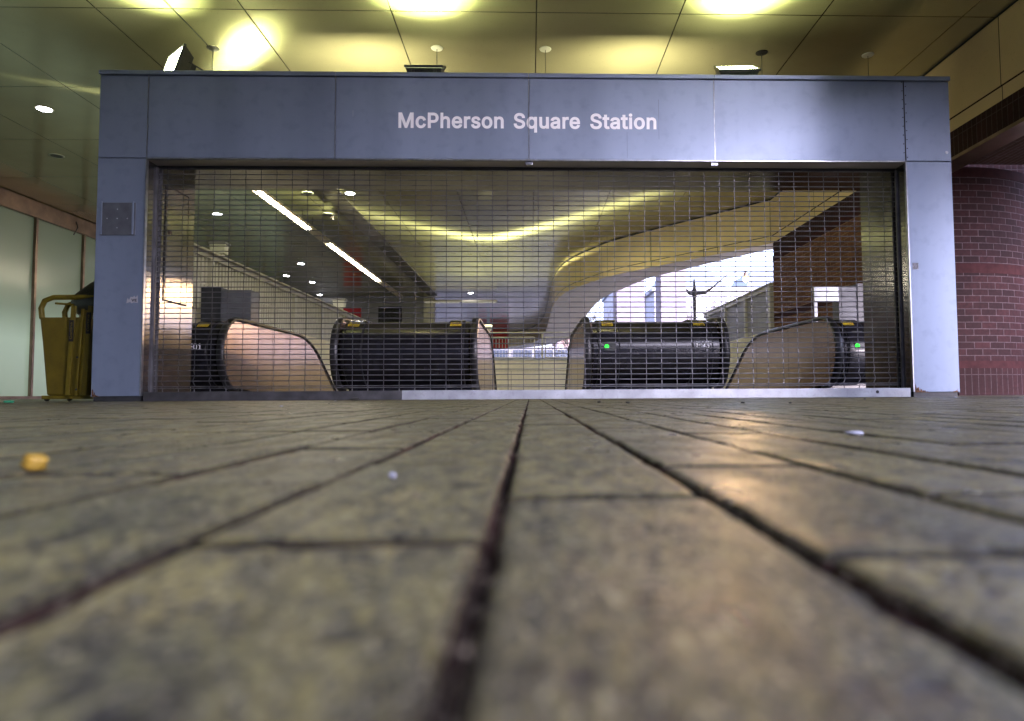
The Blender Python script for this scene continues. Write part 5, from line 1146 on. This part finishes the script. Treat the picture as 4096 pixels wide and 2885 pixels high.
def bare_tree(x, y, h, seed, lab):
    rr = random.Random(seed); t = thing('bare_tree', lab, 'tree', (x, y, 0), 'bare street trees')
    b = MB(); b.tube([(x, y, 0), (x+0.05, y, h*0.2), (x, y, h*0.38)], 0.12, 8, radii=[0.16, 0.12, 0.10]); b.build('trunk', M['bark'], t)
    b = MB()
    def grow(p, d, L, r, n):
        pts = [p]; q = p; dd = d
        for i in range(4):
            dd = (dd + Vector((rr.uniform(-.25, .25), rr.uniform(-.25, .25), rr.uniform(-.05, .2)))).normalized(); q = q + dd*L/4; pts.append(q)
            if n > 0:
                for _ in range(2 if n > 1 else 1):
                    nd = (dd + Vector((rr.uniform(-.9, .9), rr.uniform(-.9, .9), rr.uniform(-.2, .5)))).normalized(); grow(q, nd, L*0.62, r*0.5, n-1)
        b.tube([tuple(p_) for p_ in pts], r, 4, radii=[r*(1-0.15*i) for i in range(5)], cap=False)
    for k in range(5):
        a = 2*PI*k/5 + rr.random(); grow(Vector((x, y, h*0.36)), Vector((math.cos(a)*.6, math.sin(a)*.6, 1)).normalized(), h*0.42, 0.05, 3)
    b.build('branches', M['bark'], t, fix=False)
bare_tree(11.2, 50, 5.9, 4, 'bare tree beside the street lamp pole')
bare_tree(15.8, 55, 7.0, 8, 'bare tree rising behind the ribbed fence')
bare_tree(3.4, 50, 6.0, 12, 'bare tree right of the building curve, above the far railing')

# ------------------------------------------------------------------ cleaning cart and barricades at left
ct = thing('cleaning_cart', 'yellow vinyl cleaning cart with tube handle beside the left pillar', 'cart', (-4.9, 7.4, 0))
b = MB()
def ringp(x0, x1, y0, y1, z): return [(x0, y0, z), (x1, y0, z), (x1, y1, z), (x0, y1, z)]
levels = [(-5.03, -4.70, 7.25, 7.6, 0.06), (-5.05, -4.68, 7.24, 7.62, 0.30), (-5.07, -4.66, 7.22, 7.64, 0.60), (-5.09, -4.64, 7.20, 7.66, 0.85), (-5.10, -4.64, 7.20, 7.66, 0.87)]
for a in levels: b.v += ringp(*a)
for i in range(len(levels)-1):
    for k in range(4): b.f.append((i*4+k, i*4+(k+1) % 4, i*4+4+(k+1) % 4, i*4+4+k))
b.f.append((3, 2, 1, 0)); b.build('vinyl_bag', M['yellow'], ct, bevel=0.02, seg=3, smooth=True)
for yy in (7.24, 7.60):
    b = MB(); b.tube([(-5.09, yy, 0.86), (-5.105, yy, 0.97), (-5.07, yy, 1.05), (-4.98, yy, 1.085), (-4.2, yy, 1.09)], 0.027, 10); b.build('handle', M['yellow2'], ct, smooth=True)
b = MB(); b.tube([(-5.0, 7.3, 1.03), (-4.6, 7.3, 1.0), (-4.2, 7.3, 1.0)], 0.012, 6); b.build('lower_bar', M['yellow2'], ct)
b = MB(); b.box(-5.06, -4.3, 7.22, 7.64, 0.022, 0.06); b.build('base', M['yellow2'], ct, bevel=0.006)
for x in (-5.02, -4.4):
    for yy in (7.25, 7.6):
        b = MB(); b.lathe([(0.022, -0.012), (0.022, 0.012)], (x, yy, 0.022), 12, 'Y'); b.build('wheel', M['rubber'], ct)
b = MB()
prf = [(0.30, 0.0), (0.33, 0.05), (0.36, 0.13), (0.33, 0.20), (0.27, 0.27), (0.18, 0.34), (0.08, 0.40), (0.02, 0.43)]
rr = random.Random(5); n0 = 0
for r_, h_ in prf:
    for k in range(20):
        t = 2*PI*k/20; q = r_*(1+rr.uniform(-.05, .05)); b.v.append((-4.52 + q*math.cos(t)*1.05, 7.43 + q*math.sin(t)*0.65, 0.92 + h_))
for i in range(len(prf)-1):
    for k in range(20): a = i*20+k; c = i*20+(k+1) % 20; b.f.append((a, c, c+20, a+20))
b.f.append(tuple(reversed(range(20))))
tag(b.build('rubbish_bag', M['bag'], smooth=True), 'black rubbish bag slumped in the yellow cleaning cart', 'bag')
def barricade(x, lab, lean, tagz):
    t = thing('folding_barricade', lab, 'barricade', (x, 7.17, 0), 'folded yellow barricades')
    def leg(xa, xb, w, z1, nm='leg', y=7.10):
        b = MB(); b.v = [(xa-w/2, y, 0.06), (xa+w/2, y, 0.06), (xb+w/2, y, z1), (xb-w/2, y, z1), (xa-w/2, y+0.025, 0.06), (xa+w/2, y+0.025, 0.06), (xb+w/2, y+0.025, z1), (xb-w/2, y+0.025, z1)]
        b.f = [(0, 1, 2, 3), (4, 7, 6, 5), (0, 3, 7, 4), (1, 5, 6, 2), (0, 4, 5, 1), (3, 2, 6, 7)]
        return b.build(nm, M['yellow2'], t, bevel=0.005)
    leg(x, x+0.035+lean, 0.045, 0.98)
    leg(x+0.065, x+0.11, 0.03, 0.95, 'brace', 7.13)
    leg(x+0.10, x+0.135, 0.03, 0.94, 'brace', 7.15)
    b = MB(); a = x+0.024; b.box(a-0.020+lean*.7, a+0.024+lean*.7, 7.094, 7.099, tagz-0.11, tagz+0.11); pl_ = b.build('name_tag', M['dark'], t)
    text_mesh('tag_letter', 'Cortina', 0.17, 0.024, (a+0.013+lean*.7, 7.0925, tagz-0.085), M['yellow2'], t, bold=0.01, rot=(PI/2, -PI/2, 0))
    for z in (0.12, 0.45):
        b = MB(); b.lathe([(0.012, 0), (0.010, -0.008)], (x+0.075, 7.128, z), 10, 'Y'); b.build('bolt', M['cast'], t)
barricade(-4.72, 'folded yellow barricade with black name tag, nearer the vinyl bag', 0.0, 0.72)
barricade(-4.55, 'folded yellow barricade tucked against the left pillar', 0.0, 0.80)

# ------------------------------------------------------------------ litter
def blob(name, c, r, mat, lab, sq=(1, 1, 0.8), seed=0):
    rr = random.Random(seed); bm = bmesh.new(); bmesh.ops.create_icosphere(bm, subdivisions=3, radius=1)
    ph = [rr.uniform(0, 6) for _ in range(6)]
    for v in bm.verts:
        n = v.co.normalized(); k = 1 + 0.12*math.sin(3*n.x+ph[0])*math.sin(4*n.y+ph[1]) + 0.08*math.sin(6*n.z+ph[2]+2*n.x)
        v.co = Vector((n.x*r*sq[0], n.y*r*sq[1], n.z*r*sq[2]))*k
    me = bpy.data.meshes.new(name); bm.to_mesh(me); bm.free(); me.materials.append(mat)
    for p in me.polygons: p.use_smooth = True
    o = bpy.data.objects.new(name, me); COL.objects.link(o); o.location = (c[0], c[1], c[2] + r*sq[2]*0.92); tag(o, lab, 'litter'); return o
blob('candy', (-0.332, 0.47, 0.0), 0.0076, M['candy'], 'orange-yellow round candy lying on the pavers at left', (1.0, 0.9, 0.85), 1)
blob('paper_crumb', (-0.083, 0.415, 0.0), 0.0022, M['paper'], 'tiny white crumb on the pavers left of centre', seed=2)
blob('paper_scrap', (0.378, 0.79, 0.0), 0.009, M['paper'], 'white paper scrap on the pavers at right', (1.2, 1, 0.28), 3)
blob('dark_scrap', (-1.58, 6.2, 0.0), 0.035, M['litter_dark'], 'dark crumpled scrap in front of the worn sill', (1.3, .8, .35), 4)
blob('green_scrap', (-4.1, 5.5, 0.0), 0.03, M['litter_green'], 'green scrap on the pavers at far left', (1.3, .8, .4), 5)
rr = random.Random(21)
for i in range(9):
    x = rr.uniform(-2.5, 3.5); y = rr.uniform(3.0, 6.4)
    o = blob('grit', (x, y, 0.0), rr.uniform(0.004, 0.010), M['litter_dark'] if i % 3 else M['paper'], 'tiny speck of grit on the pavers', (1.2, 1, .5), 30+i); o['group'] = 'specks of grit on the pavers'

# loose sand and grit nobody could count
gm = MB(); rr = random.Random(77)
for i in range(5200):
    d = 0.07 + 2.6*rr.random()**1.8; a = rr.uniform(-0.75, 0.75); x = d*math.sin(a)*1.25; y = d*math.cos(a)
    if rr.random() < 0.5: x = X00 + round((x-X00)/WX)*WX + rr.gauss(0, 0.003)
    r = rr.uniform(0.0003, 0.0011) * (1.0 if rr.random() < 0.97 else 1.8); z = r*0.5
    pts = [Vector((rr.gauss(0, 1), rr.gauss(0, 1), rr.gauss(0, 1))).normalized()*r for _ in range(4)]
    n = len(gm.v); gm.v += [(x+p.x, y+p.y, z+p.z*.8) for p in pts]; gm.f += [(n, n+1, n+2), (n, n+2, n+3), (n, n+3, n+1), (n+1, n+3, n+2)]
gg = gm.build('sand_grit', plain('grit', (0.14, 0.11, 0.07), 0.9, noise=0.6, scale=200)); gg['kind'] = 'stuff'; tag(gg, 'loose sand and fine grit scattered over the pavers', 'grit')

# ------------------------------------------------------------------ light
world = bpy.data.worlds.new('World'); scene.world = world; world.use_nodes = True
nt = world.node_tree; nt.nodes.clear()
wo = N(nt, 'ShaderNodeOutputWorld'); bg = N(nt, 'ShaderNodeBackground'); sky = N(nt, 'ShaderNodeTexSky')
sky.sky_type = 'NISHITA'; sky.sun_disc = False
SUN_EL, SUN_AZ = 15.0, 160.0
sky.sun_elevation = R(SUN_EL); sky.sun_rotation = R(SUN_AZ); sky.altitude = 50; sky.air_density = 1.2; sky.dust_density = 4.0; sky.ozone_density = 3.0
hs = N(nt, 'ShaderNodeHueSaturation'); hs.inputs['Saturation'].default_value = 0.45; nt.links.new(sky.outputs[0], hs.inputs['Color'])
tint = mixc(nt, 1.0, hs.outputs[0], (0.90, 0.89, 1.22), 'MULTIPLY')
nt.links.new(tint, bg.inputs[0]); bg.inputs[1].default_value = 1.32
nt.links.new(bg.outputs[0], wo.inputs[0])
sun = bpy.data.lights.new('sun', 'SUN'); sun.energy = 0.9; sun.angle = R(0.5); sun.color = (1.0, 0.70, 0.50)
so = bpy.data.objects.new('sun', sun); COL.objects.link(so)
az = R(SUN_AZ); sd = Vector((math.sin(az)*math.cos(R(SUN_EL)), math.cos(az)*math.cos(R(SUN_EL)), math.sin(R(SUN_EL))))
so.rotation_euler = sd.to_track_quat('Z', 'Y').to_euler(); so.location = (0, -20, 20)

# added point lights, masked to draw bright arcs and streaks on the ceiling
def masked_light(name, loc, power, color, terms):
    l = bpy.data.lights.new(name, 'POINT'); l.energy = power; l.color = color; l.shadow_soft_size = 0.02; l.use_nodes = True
    nt = l.node_tree; nt.nodes.clear()
    out = N(nt, 'ShaderNodeOutputLight'); em = N(nt, 'ShaderNodeEmission'); nt.links.new(em.outputs[0], out.inputs[0])
    tc = N(nt, 'ShaderNodeTexCoord'); sp = N(nt, 'ShaderNodeSeparateXYZ'); nt.links.new(tc.outputs['Normal'], sp.inputs[0])
    nz = math_(nt, 'MAXIMUM', sp.outputs[2], 0.004)
    h = HC - loc[2]
    px = math_(nt, 'ADD', math_(nt, 'MULTIPLY', math_(nt, 'DIVIDE', sp.outputs[0], nz), h), loc[0])
    py = math_(nt, 'ADD', math_(nt, 'MULTIPLY', math_(nt, 'DIVIDE', sp.outputs[1], nz), h), loc[1])
    tot = None
    for fn in terms:
        v = fn(nt, px, py); tot = v if tot is None else math_(nt, 'ADD', tot, v)
    up = math_(nt, 'GREATER_THAN', sp.outputs[2], 0.006)
    nt.links.new(math_(nt, 'MULTIPLY', tot, up), em.inputs['Strength'])
    o = bpy.data.objects.new(name, l); COL.objects.link(o); o.location = loc
    return o
def flood_spot(loc, rx, ry, power, size=104):
    l = bpy.data.lights.new('floodlight_lamp', 'SPOT'); l.energy = power; l.color = (0.88, 1.0, 0.42); l.spot_size = R(size); l.spot_blend = 1.0; l.shadow_soft_size = 0.09
    o = bpy.data.objects.new('floodlight_lamp', l); COL.objects.link(o); o.location = loc; o.rotation_euler = (PI - rx, ry, 0)
flood_spot((-1.07, 6.88, HP+0.31), R(-22), 0, 700)
flood_spot((2.15, 6.84, HP+0.31), R(-26), 0, 700)
flood_spot((-3.72, 6.88, HP+0.34), R(-20), R(0), 300)
sl_lamp = bpy.data.lights.new('street_lamp_light', 'POINT'); sl_lamp.energy = 5000; sl_lamp.color = (1.0, 0.60, 0.25); sl_lamp.shadow_soft_size = 0.3
slo = bpy.data.objects.new('street_lamp_light', sl_lamp); COL.objects.link(slo); slo.location = (12.85, 40, 6.3)
def gauss(nt, v, s): 
    q = math_(nt, 'DIVIDE', v, s); return math_(nt, 'POWER', 2.718, math_(nt, 'MULTIPLY', math_(nt, 'MULTIPLY', q, q), -1.0))
def sub(nt, a, b): return math_(nt, 'SUBTRACT', a, b)
def arc_term(nt, x, y):
    dx = sub(nt, x, -1.15)
    c = sub(nt, 18.55, math_(nt, 'MULTIPLY', math_(nt, 'SQRT', math_(nt, 'ADD', math_(nt, 'MULTIPLY', dx, dx), 0.6)), 1.35))
    d = sub(nt, y, c)
    core = math_(nt, 'MULTIPLY', gauss(nt, d, 0.22), math_(nt, 'ADD', math_(nt, 'MULTIPLY', gauss(nt, sub(nt, x, -0.8), 0.9), 1.0), math_(nt, 'MULTIPLY', gauss(nt, sub(nt, x, -0.6), 2.2), 0.35)))
    halo = math_(nt, 'MULTIPLY', gauss(nt, sub(nt, d, 0.5), 1.2), math_(nt, 'MULTIPLY', gauss(nt, dx, 2.6), 0.06))
    low = math_(nt, 'MULTIPLY', math_(nt, 'MULTIPLY', gauss(nt, sub(nt, y, 22.5), 2.6), gauss(nt, sub(nt, x, -1.3), 1.8)), 0.25)
    return math_(nt, 'ADD', core, math_(nt, 'ADD', halo, low))
def arc2_term(nt, x, y):
    q = math_(nt, 'MAXIMUM', math_(nt, 'ADD', x, 5.0), 0.0)
    c = sub(nt, 15.1, math_(nt, 'MULTIPLY', math_(nt, 'MULTIPLY', q, q), 1.1))
    return math_(nt, 'MULTIPLY', gauss(nt, sub(nt, y, c), 0.13), math_(nt, 'MULTIPLY', gauss(nt, sub(nt, x, -4.0), 1.4), math_(nt, 'GREATER_THAN', y, 12.8)))
def streak_term(nt, x, y):
    c = math_(nt, 'ADD', math_(nt, 'MULTIPLY', math_(nt, 'ADD', x, 6.62), 0.495), 8.52)
    return math_(nt, 'MULTIPLY', gauss(nt, sub(nt, y, c), 0.07), gauss(nt, sub(nt, x, -5.3), 0.9))
def flare_term(nt, x, y):
    c = sub(nt, 8.42, math_(nt, 'MULTIPLY', math_(nt, 'ADD', x, 3.8), 1.06))
    return math_(nt, 'MULTIPLY', gauss(nt, sub(nt, y, c), 0.26), gauss(nt, sub(nt, x, -3.55), 0.5))
YG_ = (0.97, 1.0, 0.5)
masked_light('ceiling_streak_light', (-1.07, 7.04, HP+0.34), 2800000, YG_, [arc_term])
masked_light('ceiling_streak_light', (-3.15, 7.40, HP+0.34), 90000, YG_, [arc2_term])
masked_light('ceiling_streak_light', (-3.15, 7.42, HP+0.34), 7000, YG_, [streak_term])
masked_light('ceiling_streak_light', (-3.15, 7.44, HP+0.34), 1500, YG_, [flare_term])

# ------------------------------------------------------------------ camera
cam = bpy.data.cameras.new('camera'); cob = bpy.data.objects.new('camera', cam); COL.objects.link(cob)
cam.sensor_width = 36; cam.lens = 1531/2296*36
cam.shift_x = -(1232 - 1148)/2296; cam.shift_y = (800 - 808.5)/2296
yaw, pitch, roll = 0.028166, 0.054307, -0.005317
f = Vector((math.sin(yaw)*math.cos(pitch), math.cos(yaw)*math.cos(pitch), math.sin(pitch)))
r_ = Vector((math.cos(yaw), -math.sin(yaw), 0)); u = r_.cross(f)
r2 = r_*math.cos(roll) + u*math.sin(roll); u2 = -r_*math.sin(roll) + u*math.cos(roll)
mt = Matrix((( r2.x, u2.x, -f.x, 0), (r2.y, u2.y, -f.y, 0), (r2.z, u2.z, -f.z, 0), (0, 0, 0, 1)))
mt.translation = Vector((0, 0, 0.05)); cob.matrix_world = mt
cam.clip_start = 0.01; cam.clip_end = 3000
cam.dof.use_dof = True; cam.dof.focus_distance = 6.7; cam.dof.aperture_fstop = 5.6; cam.dof.aperture_blades = 0
scene.camera = cob

scene.view_settings.view_transform = 'Standard'; scene.view_settings.look = 'None'
scene.view_settings.exposure = 0; scene.view_settings.gamma = 1
cy = scene.cycles
cy.max_bounces = 7; cy.diffuse_bounces = 4; cy.glossy_bounces = 4
cy.sample_clamp_indirect = 6.0; cy.caustics_reflective = False; cy.caustics_refractive = False
try:
    cy.use_denoising = True; cy.denoiser = 'OPENIMAGEDENOISE'
except Exception: pass
